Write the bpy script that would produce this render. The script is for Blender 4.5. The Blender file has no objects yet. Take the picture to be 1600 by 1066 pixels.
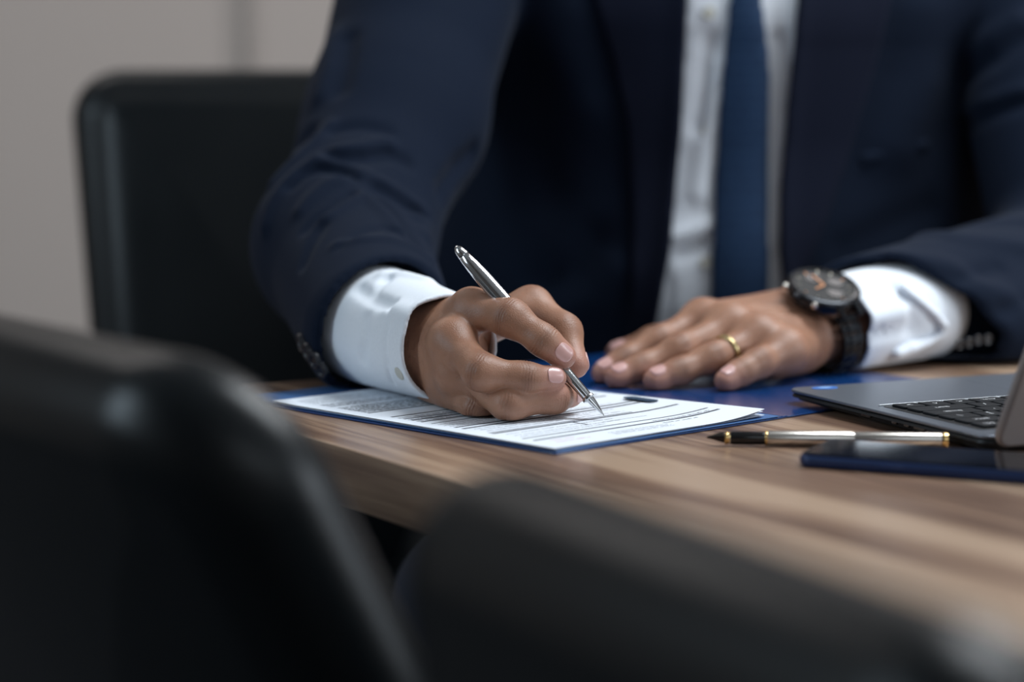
import bpy, bmesh, math, random
import numpy as np
from mathutils import Vector, Matrix
random.seed(4); rng = np.random.default_rng(4)
S = bpy.context.scene
COL = S.collection
# ------------------------------------------------------------------ camera
CAM = np.array([0.0, 0.0, 1.004]); PITCH = math.radians(6.8); FPX = 85 / 36 * 1600
RT = np.array([1.0, 0, 0]); FW = np.array([0, math.cos(PITCH), -math.sin(PITCH)]); UP = np.array([0, math.sin(PITCH), math.cos(PITCH)])
cam = bpy.data.cameras.new('camera'); cam.lens = 85; cam.sensor_width = 36; cam.clip_start = .05
co = bpy.data.objects.new('camera', cam); COL.objects.link(co)
co.location = CAM; co.rotation_euler = (math.pi / 2 - PITCH, 0, 0); S.camera = co
cam.dof.use_dof = True; cam.dof.focus_distance = 1.66; cam.dof.aperture_fstop = 2.5
# ------------------------------------------------------------------ world, lights, exposure
w = bpy.data.worlds.new('world'); S.world = w; w.use_nodes = True
w.node_tree.nodes['Background'].inputs[0].default_value = (.62, .72, .85, 1); w.node_tree.nodes['Background'].inputs[1].default_value = .5
def area(name, loc, aim, sx, sy, power, colr):
    l = bpy.data.lights.new(name, 'AREA'); l.shape = 'RECTANGLE'; l.size = sx; l.size_y = sy; l.energy = power; l.color = colr
    o = bpy.data.objects.new(name, l); COL.objects.link(o); o.location = loc
    o.rotation_euler = (Vector(aim) - Vector(loc)).to_track_quat('-Z', 'Y').to_euler()
area('ceiling_panel_light', (.95, 1.85, 2.62), (.95, 1.85, 0), 1.1, .5, 42, (.88, .95, 1))
area('ceiling_panel_light', (-1.2, 3.2, 2.62), (-1.2, 3.2, 0), 1.2, .6, 7, (1, .95, .92))
area('ceiling_panel_light', (1.2, 3.2, 2.62), (1.2, 3.2, 0), 1.2, .6, 16, (1, .94, .91))
area('window_or_fill_light', (2.9, .7, 1.7), (.2, 1.8, .8), 1.4, 1.3, 44, (.84, .92, 1))
area('window_or_fill_light', (-2.3, .9, 1.7), (-.4, 2.4, .8), .45, 1.3, 20, (.70, .87, 1))
area('window_or_fill_light', (.9, -1.3, 2.1), (.3, 2.2, .9), 2.0, .8, 8, (.82, .92, 1))  # added fill lamp behind the camera for the shirt front; no window there
S.view_settings.view_transform = 'Standard'; S.view_settings.look = 'None'; S.view_settings.gamma = 1
S.view_settings.use_curve_mapping = False; S.view_settings.exposure = 0.12
S.render.film_transparent = False

def P(x, y, d): return CAM + RT * ((x - 800) / FPX * d) + UP * ((533 - y) / FPX * d) + FW * d
def T(x, y, z=.75):
    r = RT * (x - 800) / FPX + UP * (533 - y) / FPX + FW
    return CAM + r * ((z - CAM[2]) / r[2])
def nrm(v): v = np.asarray(v, float); return v / np.linalg.norm(v)
# ------------------------------------------------------------------ object helpers
def link(name, me, mat=None, parent=None):
    o = bpy.data.objects.new(name, me); COL.objects.link(o)
    if mat: me.materials.append(mat)
    if parent: o.parent = parent; o.matrix_parent_inverse = parent.matrix_world.inverted() if False else Matrix.Translation(-Vector(parent.location))
    return o
def tag(o, label=None, cat=None, group=None, kind=None):
    for k, v in (('label', label), ('category', cat), ('group', group), ('kind', kind)):
        if v: o[k] = v
    return o
def thing(name, loc, label, cat, group=None):
    o = bpy.data.objects.new(name, None); COL.objects.link(o); o.location = [float(a) for a in loc]; o.empty_display_size = .05
    return tag(o, label, cat, group)
def mesh(name, verts, faces, smooth=True):
    me = bpy.data.meshes.new(name); me.from_pydata([tuple(map(float, v)) for v in verts], [], [tuple(map(int, f)) for f in faces]); me.validate(); me.update()
    if smooth: me.polygons.foreach_set('use_smooth', [True] * len(me.polygons))
    return me
def frame(z, xh=(1, 0, 0)):
    z = nrm(z); x = np.asarray(xh, float); x = nrm(x - z * np.dot(x, z)); return np.stack([x, np.cross(z, x), z], 1)
def lathe(name, a, b, prof, mat, parent, seg=32, sq=1.0, xh=(1, 0, 0), caps=True):
    """prof: list of (t metres from a towards b, radius)."""
    a = np.asarray(a, float); M = frame(np.asarray(b, float) - a, xh); V = []; Fc = []
    for t, r in prof:
        for k in range(seg):
            an = 2 * math.pi * k / seg; V.append(a + M @ np.array([r * math.cos(an), r * sq * math.sin(an), t]))
    n = len(prof)
    for i in range(n - 1):
        for k in range(seg):
            k2 = (k + 1) % seg; Fc.append((i * seg + k, i * seg + k2, (i + 1) * seg + k2, (i + 1) * seg + k))
    if caps: Fc.append(tuple(range(seg))[::-1]); Fc.append(tuple((n - 1) * seg + k for k in range(seg)))
    me = mesh(name, V, Fc); o = link(name, me, mat, parent)
    me.set_sharp_from_angle(angle=math.radians(50)); return o
def rrect(w, h, r, n=8):
    pts = []
    for cx, cy, a0 in ((w / 2 - r, h / 2 - r, 0), (-w / 2 + r, h / 2 - r, 90), (-w / 2 + r, -h / 2 + r, 180), (w / 2 - r, -h / 2 + r, 270)):
        for k in range(n + 1):
            a = math.radians(a0 + 90 * k / n); pts.append((cx + r * math.cos(a), cy + r * math.sin(a)))
    return pts
def slab(name, M, o0, w, h, t, r, bev, mat, parent, nb=3, nr=8, warp=None, smooth=True):
    """rounded plate: width along M[:,0], height along M[:,1], thickness along M[:,2]; o0 is its centre"""
    V = []; Fc = []; rings = []
    prof = [(bev * (1 - math.sin(math.pi / 2 * k / nb)), -t / 2 + bev * (1 - math.cos(math.pi / 2 * k / nb))) for k in range(nb + 1)]
    prof = prof + [(a, -b) for a, b in prof[::-1]]
    for ins, z in prof:
        rr = rrect(w - 2 * ins, h - 2 * ins, max(r - ins, 1e-4), nr); rings.append(len(V))
        for x, y in rr: V.append((x, y, z))
    n = 4 * (nr + 1)
    for i in range(len(prof) - 1):
        for k in range(n):
            k2 = (k + 1) % n; Fc.append((rings[i] + k, rings[i] + k2, rings[i + 1] + k2, rings[i + 1] + k))
    Fc.append(tuple(range(n))[::-1]); Fc.append(tuple(rings[-1] + k for k in range(n)))
    V = np.array(V)
    if warp is not None: V = warp(V)
    V = V @ M.T + np.asarray(o0); me = mesh(name, V, Fc, smooth); o = link(name, me, mat, parent)
    if smooth:
        me.set_sharp_from_angle(angle=math.radians(60)); me.polygons[len(Fc) - 1].use_smooth = False; me.polygons[len(Fc) - 2].use_smooth = False
        for pi_ in (len(Fc) - 1, len(Fc) - 2):
            if len(me.polygons) == len(Fc):
                ks = set(me.polygons[pi_].edge_keys)
                for e_ in me.edges:
                    if e_.key in ks: e_.use_edge_sharp = True
    return o
I3 = np.eye(3)
def box(name, lo, hi, mat, parent=None, bev=0, kind=None):
    lo = np.array(lo, float); hi = np.array(hi, float); c = (lo + hi) / 2; s = hi - lo
    bm = bmesh.new(); bmesh.ops.create_cube(bm, size=1); bmesh.ops.scale(bm, vec=s, verts=bm.verts)
    if bev: bmesh.ops.bevel(bm, geom=bm.edges[:], offset=bev, segments=2, affect='EDGES', profile=.5)
    bmesh.ops.translate(bm, vec=c, verts=bm.verts)
    me = bpy.data.meshes.new(name); bm.to_mesh(me); bm.free(); o = link(name, me, mat, parent)
    if kind: o['kind'] = kind
    return o
# ------------------------------------------------------------------ materials
def mat(name, col, rough=.5, metal=0, **kw):
    m = bpy.data.materials.new(name); m.use_nodes = True; b = m.node_tree.nodes['Principled BSDF']
    b.inputs['Base Color'].default_value = (*col, 1); b.inputs['Roughness'].default_value = rough; b.inputs['Metallic'].default_value = metal
    for k, v in kw.items(): b.inputs[k.replace('_', ' ')].default_value = v
    return m
def nd(m, typ, **props):
    n = m.node_tree.nodes.new(typ)
    for k, v in props.items(): setattr(n, k, v)
    return n
def lk(m, a, b): m.node_tree.links.new(a, b)
def bsdf(m): return m.node_tree.nodes['Principled BSDF']
def bump(m, src, strength, dist=.001):
    b = nd(m, 'ShaderNodeBump'); b.inputs['Strength'].default_value = strength; b.inputs['Distance'].default_value = dist
    lk(m, src, b.inputs['Height']); lk(m, b.outputs[0], bsdf(m).inputs['Normal']); return b
def noise(m, scale, detail=3, rough=.5, vec=None, stretch=None):
    n = nd(m, 'ShaderNodeTexNoise'); n.inputs['Scale'].default_value = scale; n.inputs['Detail'].default_value = detail; n.inputs['Roughness'].default_value = rough
    if vec is None: vec = nd(m, 'ShaderNodeTexCoord').outputs['Object']
    if stretch:
        mp = nd(m, 'ShaderNodeMapping'); mp.inputs['Scale'].default_value = stretch; lk(m, vec, mp.inputs[0]); vec = mp.outputs[0]
    lk(m, vec, n.inputs['Vector']); return n
def ramp(m, src, stops):
    r = nd(m, 'ShaderNodeValToRGB'); el = r.color_ramp.elements
    while len(el) < len(stops): el.new(.5)
    for e, (p, c) in zip(el, stops): e.position = p; e.color = (*c, 1)
    lk(m, src, r.inputs[0]); return r.outputs[0]
def weave(name, col, col2, scale, rough, strength, sheen=0, dist=.0003):
    m = mat(name, col, rough)
    n1 = noise(m, scale, 2); lk(m, ramp(m, n1.outputs[0], [(.35, col), (.65, col2)]), bsdf(m).inputs['Base Color'])
    n2 = noise(m, scale * 3, 2); bump(m, n2.outputs[0], strength, dist)
    if sheen: bsdf(m).inputs['Sheen Weight'].default_value = sheen; bsdf(m).inputs['Sheen Roughness'].default_value = .4
    return m
def leather(name, col, rough=.38):
    m = mat(name, col, rough); v = nd(m, 'ShaderNodeTexVoronoi'); v.inputs['Scale'].default_value = 500
    lk(m, nd(m, 'ShaderNodeTexCoord').outputs['Object'], v.inputs['Vector']); bump(m, v.outputs[0], .08, .0003)
    bsdf(m).inputs['Specular IOR Level'].default_value = .27
    n = noise(m, 9, 3); mr = nd(m, 'ShaderNodeMapRange'); mr.inputs['To Min'].default_value = rough - .05; mr.inputs['To Max'].default_value = rough + .08
    lk(m, n.outputs[0], mr.inputs[0]); lk(m, mr.outputs[0], bsdf(m).inputs['Roughness']); return m
M_suit = weave('navy_wool', (.0036, .0078, .0190), (.0048, .0098, .0232), 900, .85, .25, .03)
M_lapel = weave('navy_lapel_wool', (.0055, .0078, .0185), (.0068, .0095, .0225), 900, .85, .25, .03)
for m_ in (M_suit, M_lapel): m_.node_tree.nodes['Principled BSDF'].inputs['Specular IOR Level'].default_value = .12
M_shirt = weave('white_cotton', (.76, .80, .86), (.80, .84, .90), 700, .85, .2)
M_leather = leather('black_leather', (.0032, .0050, .0064), .33)
M_plastic = mat('black_plastic', (.006, .008, .01), .45)
M_steel = mat('polished_steel', (.66, .68, .70), .12, 1)
M_brushed = mat('brushed_steel', (.62, .585, .54), .27, 1)
M_gold = mat('gold', (.75, .52, .22), .2, 1)
M_ringgold = mat('ring_gold', (.55, .43, .22), .3, 1)
M_black = mat('black_lacquer', (.006, .006, .007), .12)
M_nibdark = mat('dark_nib', (.035, .03, .032), .25, .7)
M_glass = mat('phone_glass', (.004, .005, .009), .07)
M_phone = mat('phone_blue', (.008, .026, .095), .4, .2)
M_lap = mat('laptop_grey', (.17, .19, .225), .36, .6)
M_lid = mat('lid_grey', (.30, .27, .265), .42, .35)
M_key = mat('key_black', (.008, .010, .013), .6, 0, Specular_IOR_Level=.2)
M_white = mat('legend_white', (.85, .87, .9), .6)
M_chrome_edge = mat('bright_edge', (.7, .73, .76), .3, .8)
M_stick = mat('sticker_blue', (.05, .2, .62), .35)
M_watch = mat('watch_black_steel', (.03, .032, .036), .26, .9)
M_dial = mat('watch_dial', (.007, .010, .012), .5, 0, Specular_IOR_Level=.25)
M_copper = mat('copper', (.40, .18, .08), .4, .6)
M_paper = mat('paper', (.78, .83, .90), .75)
M_ink = mat('printed_ink', (.05, .055, .07), .8)
M_inklight = mat('printed_grey', (.24, .26, .30), .8)
M_pink = mat('printed_red', (.75, .42, .42), .8)
M_button = mat('suit_button', (.012, .013, .018), .35)
M_sbutton = mat('shirt_button', (.55, .54, .48), .4)
M_trouser = weave('navy_trouser', (.0075, .011, .026), (.0095, .014, .03), 900, .85, .2)
M_hair = mat('hair', (.01, .008, .007), .6)
# folder: glossy deep blue card
M_folder = mat('blue_card', (.005, .046, .185), .22); M_folder.node_tree.nodes['Principled BSDF'].inputs['Coat Weight'].default_value = .5
M_fedge = mat('blue_card_edge', (.05, .14, .34), .5)
# skin
def skin():
    m = mat('skin', (.25, .13, .085), .46); b = bsdf(m)
    n1 = noise(m, 45, 4); base = ramp(m, n1.outputs[0], [(.3, (.275, .130, .078)), (.7, (.37, .188, .118))])
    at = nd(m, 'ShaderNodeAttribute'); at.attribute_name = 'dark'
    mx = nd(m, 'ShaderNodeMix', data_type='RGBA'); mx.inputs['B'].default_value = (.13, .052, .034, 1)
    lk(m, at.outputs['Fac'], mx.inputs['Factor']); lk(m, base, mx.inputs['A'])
    a2 = nd(m, 'ShaderNodeAttribute'); a2.attribute_name = 'pink'
    m2 = nd(m, 'ShaderNodeMix', data_type='RGBA'); m2.inputs['B'].default_value = (.58, .28, .23, 1)
    lk(m, a2.outputs['Fac'], m2.inputs['Factor']); lk(m, mx.outputs['Result'], m2.inputs['A'])
    # fine body hair and pores on the back of the hand
    n3 = noise(m, 260, 3, .6); r3 = ramp(m, n3.outputs[0], [(.48, (1, 1, 1)), (.68, (.45, .38, .35))])
    a3 = nd(m, 'ShaderNodeAttribute'); a3.attribute_name = 'hairy'
    m3 = nd(m, 'ShaderNodeMix', data_type='RGBA', blend_type='MULTIPLY'); lk(m, a3.outputs['Fac'], m3.inputs['Factor'])
    lk(m, m2.outputs['Result'], m3.inputs['A']); lk(m, r3, m3.inputs['B']); lk(m, m3.outputs['Result'], b.inputs['Base Color'])
    b.inputs['Subsurface Weight'].default_value = .12; b.inputs['Subsurface Radius'].default_value = (.006, .002, .001); b.inputs['Subsurface Scale'].default_value = .6
    n2 = noise(m, 900, 3, .6); v = nd(m, 'ShaderNodeTexVoronoi'); v.inputs['Scale'].default_value = 1100; lk(m, nd(m, 'ShaderNodeTexCoord').outputs['Object'], v.inputs['Vector'])
    ad = nd(m, 'ShaderNodeMath', operation='ADD'); lk(m, n2.outputs[0], ad.inputs[0]); lk(m, v.outputs[0], ad.inputs[1]); bump(m, ad.outputs[0], .5, .00025)
    return m
M_skin = skin()
M_nail = mat('fingernail', (.62, .36, .33), .3); bsdf(M_nail).inputs['Coat Weight'].default_value = .25
# wood
def wood():
    m = mat('walnut_laminate', (.3, .2, .14), .30); tc = nd(m, 'ShaderNodeTexCoord').outputs['Object']
    a = noise(m, 1, 4, .55, tc, (1.6, 30, 30)); b = noise(m, 1, 6, .6, tc, (5, 210, 210)); c = noise(m, 1, 2, .5, tc, (.8, 9, 9))
    s1 = nd(m, 'ShaderNodeMath', operation='MULTIPLY_ADD'); lk(m, b.outputs[0], s1.inputs[0]); s1.inputs[1].default_value = .38; lk(m, a.outputs[0], s1.inputs[2])
    s2 = nd(m, 'ShaderNodeMath', operation='MULTIPLY_ADD'); lk(m, c.outputs[0], s2.inputs[0]); s2.inputs[1].default_value = .5; lk(m, s1.outputs[0], s2.inputs[2])
    cr = ramp(m, s2.outputs[0], [(.72, (.085, .045, .030)), (.85, (.20, .118, .078)), (.97, (.34, .222, .148)), (1.0, (.42, .29, .20))])
    lk(m, cr, bsdf(m).inputs['Base Color']); bump(m, b.outputs[0], .06, .0003); bsdf(m).inputs['Specular IOR Level'].default_value = .6
    return m
M_wood = wood()
def tie_mat():
    m = mat('navy_silk', (.008, .024, .062), .6); tc = nd(m, 'ShaderNodeTexCoord').outputs['Object']
    mp = nd(m, 'ShaderNodeMapping'); mp.inputs['Scale'].default_value = (95, 1, 95); lk(m, tc, mp.inputs[0])
    ck = nd(m, 'ShaderNodeTexBrick'); ck.offset = .5; ck.inputs['Scale'].default_value = 1; ck.inputs['Color1'].default_value = (.0095, .030, .078, 1); ck.inputs['Color2'].default_value = (.0075, .024, .066, 1)
    ck.inputs['Mortar'].default_value = (.020, .048, .100, 1); ck.inputs['Mortar Size'].default_value = .09; ck.inputs['Brick Width'].default_value = 1; ck.inputs['Row Height'].default_value = 1
    sx = nd(m, 'ShaderNodeSeparateXYZ'); cx = nd(m, 'ShaderNodeCombineXYZ'); lk(m, mp.outputs[0], sx.inputs[0]); lk(m, sx.outputs[0], cx.inputs[0]); lk(m, sx.outputs[2], cx.inputs[1]); lk(m, cx.outputs[0], ck.inputs['Vector'])
    lk(m, ck.outputs['Color'], bsdf(m).inputs['Base Color']); bsdf(m).inputs['Specular IOR Level'].default_value = .2
    return m
M_tie = tie_mat()
def plaster(name, col):
    m = mat(name, col, .9); n = noise(m, 60, 4); bump(m, n.outputs[0], .15, .002); return m
M_wall = plaster('beige_wall', (.45, .392, .358)); M_wallgrey = plaster('grey_wall', (.33, .30, .28)); M_ceil = plaster('ceiling_white', (.5, .5, .5))
M_carpet = weave('dark_carpet', (.035, .035, .04), (.06, .06, .065), 300, .95, .5, 0, .003)
# ------------------------------------------------------------------ room
def struct(name, lo, hi, m): return box(name, lo, hi, m, kind='structure')
struct('floor', (-2.6, -1.6, -.05), (3.4, 4.3, 0), M_carpet)
struct('wall_back', (-2.6, 4.2, 0), (3.4, 4.3, 2.7), M_wall)
struct('wall_left', (-2.7, -1.6, 0), (-2.6, 4.3, 2.7), M_wallgrey)
struct('ceiling', (-2.6, -1.6, 2.7), (3.4, 4.3, 2.8), M_ceil)
struct('baseboard_back', (-2.6, 4.185, 0), (3.4, 4.2, .09), M_wallgrey)
struct('wall_right', (3.4, -1.6, 0), (3.5, 4.3, 2.7), M_wall)
struct('wall_front', (-2.6, -1.7, 0), (3.4, -1.6, 2.7), M_wallgrey)
# cover strip over the joint between two wall panels, with a narrow darker line on it
struct('trim_1', (-.459, 4.182, .09), (-.453, 4.2, 2.7), M_wallgrey)
struct('trim_2', (-.486, 4.194, .09), (-.436, 4.2, 2.7), plaster('wall_strip', (.405, .355, .325)))
struct('window_1', (3.37, .5, .9), (3.4, 2.3, 2.3), mat('window_pane', (.75, .82, .9), .1))
# ------------------------------------------------------------------ table (the man sits at its short end)
TK = np.array([-.269, 1.806]); TE1 = nrm([.851, .525]); TE2 = nrm([.525, -.851])
def tablexy(u, v): return TK + TE1 * u + TE2 * v
table = thing('conference_table', (*tablexy(.6, 1.2), 0), 'long conference table with striped walnut top and thick edge', 'table')
Mt = np.stack([np.append(TE2, 0), np.append(TE1, 0), [0, 0, 1]], 1)
tc_ = tablexy(.6, 1.2)
def tpart(name, u, v, w_, l_, z0, z1, m, bev=.001):
    me_o = slab(name, I3, (0, 0, 0), l_, w_, z1 - z0, .004, bev, m, None, 2, 3)
    c = tablexy(u, v); me_o.parent = table
    me_o.location = (c[0] - tc_[0], c[1] - tc_[1], (z0 + z1) / 2); me_o.rotation_euler = (0, 0, math.atan2(TE2[1], TE2[0])); return me_o
tpart('tabletop', .6, 1.2, 1.2, 2.4, .711, .75, M_wood, .0012)
for v_ in (.45, 1.95): tpart('leg', .6, v_, .62, .06, .03, .711, M_plastic)
for v_ in (.45, 1.95): tpart('foot', .6, v_, .8, .09, 0, .03, M_plastic)
tpart('beam', .6, 1.2, .05, 1.44, .60, .68, M_plastic)

# ------------------------------------------------------------------ distance-field modelling
def cap(p, a, b, r1, r2, n=None, k=1.0):
    """tapered capsule; with n the section is flattened by k along n"""
    a = np.asarray(a, np.float32); ba = np.asarray(b, np.float32) - a; pa = p - a
    t = np.clip(pa @ ba / max(float(ba @ ba), 1e-12), 0, 1)
    q = pa - t[:, None] * ba
    if n is not None:
        n = np.asarray(n, np.float32); n = n - ba * (n @ ba) / max(float(ba @ ba), 1e-12); n = n / np.linalg.norm(n)
        q = q + np.outer((q @ n) * (k - 1), n).astype(np.float32)
    return np.sqrt((q * q).sum(1)) - (r1 + (r2 - r1) * t)
def ball(p, c, r, M=None, s=None):
    q = p - np.asarray(c, np.float32)
    if M is not None: q = q @ np.asarray(M, np.float32)
    if s is not None:
        s = np.asarray(s, np.float32); l = np.sqrt(((q / s) ** 2).sum(1)); l2 = np.sqrt(((q / (s * s)) ** 2).sum(1)) + 1e-9
        return l * (l - 1) / l2
    return np.sqrt((q * q).sum(1)) - r
def smin(a, b, k): h = np.maximum(k - np.abs(a - b), 0) / k; return np.minimum(a, b) - h * h * k * .25
def smax(a, b, k): return -smin(-a, -b, k)
def chain(p, pts, rs, k=.003, n=None, kk=1.0):
    d = None
    for i in range(len(pts) - 1):
        e = cap(p, pts[i], pts[i + 1], rs[i], rs[i + 1], n, kk); d = e if d is None else smin(d, e, k)
    return d
def surfnet(f, lo, hi, h, coarse=5):
    """distance field -> vertices and quads, evaluated at full resolution only near the surface"""
    lo = np.asarray(lo, float); hi = np.asarray(hi, float)
    nc = np.ceil((hi - lo) / (h * coarse)).astype(int) + 1; n = (nc - 1) * coarse + 1
    g = [lo[i] + np.arange(nc[i]) * h * coarse for i in range(3)]
    X = np.stack(np.meshgrid(*g, indexing='ij'), -1).reshape(-1, 3).astype(np.float32)
    dc = f(X).reshape(nc)
    band = np.abs(dc) < h * coarse * 2.2
    cell = np.zeros(nc - 1, bool); sg = np.ones(nc - 1, np.float32)
    for a in (0, 1):
        for b in (0, 1):
            for c in (0, 1):
                cell |= band[a:nc[0] - 1 + a, b:nc[1] - 1 + b, c:nc[2] - 1 + c]
    D = np.repeat(np.repeat(np.repeat(dc[:-1, :-1, :-1], coarse, 0), coarse, 1), coarse, 2)
    Mk = np.repeat(np.repeat(np.repeat(cell, coarse, 0), coarse, 1), coarse, 2)
    # neighbours share faces, so the mask grows by one sample
    M2 = Mk.copy()
    for ax in range(3):
        s_ = [slice(None)] * 3; t_ = [slice(None)] * 3; s_[ax] = slice(1, None); t_[ax] = slice(None, -1)
        M2[tuple(s_)] |= M2[tuple(t_)].copy()
    idx = np.argwhere(M2)
    pts = (lo + idx * h).astype(np.float32); out = np.empty(len(pts), np.float32)
    for i in range(0, len(pts), 400000): out[i:i + 400000] = f(pts[i:i + 400000])
    D = np.ascontiguousarray(D, np.float32); D[M2] = out
    I = D < 0; nx, ny, nz = D.shape
    c8 = [(a, b, c) for a in (0, 1) for b in (0, 1) for c in (0, 1)]
    sub = lambda A, o: A[o[0]:nx - 1 + o[0], o[1]:ny - 1 + o[1], o[2]:nz - 1 + o[2]]
    cnt = sum(sub(I, o).astype(np.int8) for o in c8)
    act = (cnt > 0) & (cnt < 8); ai = np.argwhere(act); vid = -np.ones(act.shape, np.int64); vid[act] = np.arange(len(ai))
    acc = np.zeros((len(ai), 3)); num = np.zeros(len(ai))
    for o1 in c8:
        for ax in range(3):
            if o1[ax]: continue
            o2 = list(o1); o2[ax] = 1
            d1 = D[tuple((ai + o1).T)]; d2 = D[tuple((ai + o2).T)]; m = (d1 < 0) != (d2 < 0)
            t = np.where(m, d1 / np.where(m, d1 - d2, 1), 0)
            q = np.tile(np.array(o1, float), (len(ai), 1)); q[:, ax] = t
            acc[m] += q[m]; num[m] += 1
    V = lo + (ai + acc / num[:, None]) * h
    Q = []
    for ax in range(3):
        u, v = (ax + 1) % 3, (ax + 2) % 3
        s1 = [slice(1, -1)] * 3; s2 = [slice(1, -1)] * 3; s1[ax] = slice(0, -1); s2[ax] = slice(1, None)
        A = I[tuple(s1)]; B = I[tuple(s2)]; e = np.argwhere(A != B)
        base = e.copy(); base[:, u] += 1; base[:, v] += 1; fl = A[tuple(e.T)]
        def vv(du, dv):
            q = base.copy(); q[:, u] += du; q[:, v] += dv; return vid[tuple(q.T)]
        q = np.stack([vv(-1, -1), vv(0, -1), vv(0, 0), vv(-1, 0)], 1); q[~fl] = q[~fl][:, ::-1]
        Q.append(q)
    Q = np.concatenate(Q); Q = Q[(Q >= 0).all(1)]
    return V, Q
def relax(V, Q, it=1, lam=.5):
    E = np.concatenate([Q[:, [0, 1]], Q[:, [1, 2]], Q[:, [2, 3]], Q[:, [3, 0]]])
    for _ in range(it):
        a = np.zeros_like(V); c = np.zeros(len(V))
        for x, y in ((0, 1), (1, 0)):
            for k in range(3): a[:, k] += np.bincount(E[:, x], V[E[:, y], k], len(V))
            c += np.bincount(E[:, x], minlength=len(V))
        V = V + lam * (a / np.maximum(c, 1)[:, None] - V)
    return V
def npmesh(name, V, Q, attrs=None):
    me = bpy.data.meshes.new(name); me.vertices.add(len(V)); me.vertices.foreach_set('co', V.astype(np.float32).ravel())
    me.loops.add(len(Q) * 4); me.loops.foreach_set('vertex_index', Q.astype(np.int32).ravel())
    me.polygons.add(len(Q)); me.polygons.foreach_set('loop_start', (np.arange(len(Q)) * 4).astype(np.int32))
    me.polygons.foreach_set('use_smooth', np.ones(len(Q), bool)); me.update(calc_edges=True); me.validate()
    for k, v in (attrs or {}).items():
        a = me.attributes.new(k, 'FLOAT', 'POINT'); a.data.foreach_set('value', v.astype(np.float32))
    return me
def sdf_part(name, f, lo, hi, h, m, parent, it=1):
    V, Q = surfnet(f, lo, hi, h); V = relax(V, Q, it)
    return link(name, npmesh(name, V, Q), m, parent)
def trace(f, px, py, d0, d1, n=160):
    """first hit of the sight line on a form; used to lay folds on cloth where they are seen"""
    ds = np.linspace(d0, d1, n); pts = np.array([P(px, py, d) for d in ds], np.float32); v = f(pts)
    i = np.argmax(v < 0)
    if v[i] >= 0: return pts[np.argmin(v)]
    a_, b_ = ds[max(i - 1, 0)], ds[i]
    for _ in range(14):
        m_ = (a_ + b_) / 2
        if f(np.array([P(px, py, m_)], np.float32))[0] < 0: b_ = m_
        else: a_ = m_
    return P(px, py, b_).astype(np.float32)
def grad(f, c, e=.0015):
    c = np.asarray(c, float); return nrm([float(f((c + V3(v) * e).astype(np.float32)[None])[0] - f((c - V3(v) * e).astype(np.float32)[None])[0]) for v in ((1, 0, 0), (0, 1, 0), (0, 0, 1))])
def polydist(p, pl):
    d = None
    for i in range(len(pl) - 1):
        e = cap(p, pl[i], pl[i + 1], 0, 0); d = e if d is None else np.minimum(d, e)
    return d
# ------------------------------------------------------------------ the man: skeleton
V3 = np.array
DR, DL = .025, .080
def PR(x, y, d): return P(x, y, d + DR)
def PQ(x, y, d): return P(x, y, d + DL)
def Rp(*a): return [PR(*v) for v in a]
def Lp(*a): return [PQ(*v) for v in a]
SH_R, EL_R, WR_R = P(690, -60, 2.20), P(508, 400, 1.99), PR(660, 548, 1.72)
SH_L, EL_L, WR_L = P(1610, -40, 2.32), P(1695, 432, 2.15), PQ(1285, 522, 1.845)
class Finger:
    def __init__(s, pts, rs, dors):
        s.p = [np.array(q) for q in pts]; s.r = rs; s.d = nrm(dors)
    def sdf(s, p):
        d = chain(p, s.p, s.r, .009)
        d = smin(d, ball(p, s.p[1] + s.d * s.r[1] * .12, s.r[1] * .93), .004)
        tip = nrm(s.p[-1] - s.p[-2])
        return smin(d, ball(p, s.p[-1] - s.d * s.r[-1] * .22 - tip * .004, s.r[-1] * 1.0), .004)
    def nailframe(s):
        ax = nrm(s.p[-1] - s.p[-2]); dn = nrm(s.d - ax * (s.d @ ax)); sd = np.cross(ax, dn)
        return ax, dn, sd, s.p[-1] + dn * s.r[-1] * .80
# right hand, curled round the pen, heel and little finger on the paper
RI = Finger(Rp((738, 484, 1.672), (798, 497, 1.643), (850, 533, 1.634), (881, 557, 1.636)), [.0125, .0120, .0098, .0086], (.10, -1, .42))
RM = Finger(Rp((708, 534, 1.658), (752, 582, 1.620), (820, 590, 1.622), (867, 591, 1.630)), [.0122, .0116, .0094, .0080], (.05, -1, .42))
RR = Finger(Rp((716, 584, 1.658), (795, 631, 1.622), (866, 621, 1.638), (893, 617, 1.658)), [.0125, .0108, .0098, .0080], (.2, -1, .1))
RP = Finger(Rp((706, 598, 1.682), (744, 636, 1.645), (812, 638, 1.660), (846, 630, 1.675)), [.0118, .0092, .0082, .0070], (-.1, -1, .1))
RT_ = Finger(Rp((748, 512, 1.724), (830, 479, 1.704), (882, 518, 1.680), (900, 572, 1.660)), [.0150, .0133, .0112, .0086], (1, .75, .35))
nR = nrm(np.cross(PR(737, 474, 1.672) - WR_R, PR(716, 584, 1.658) - WR_R))
if nR[1] > 0: nR = -nR
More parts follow.
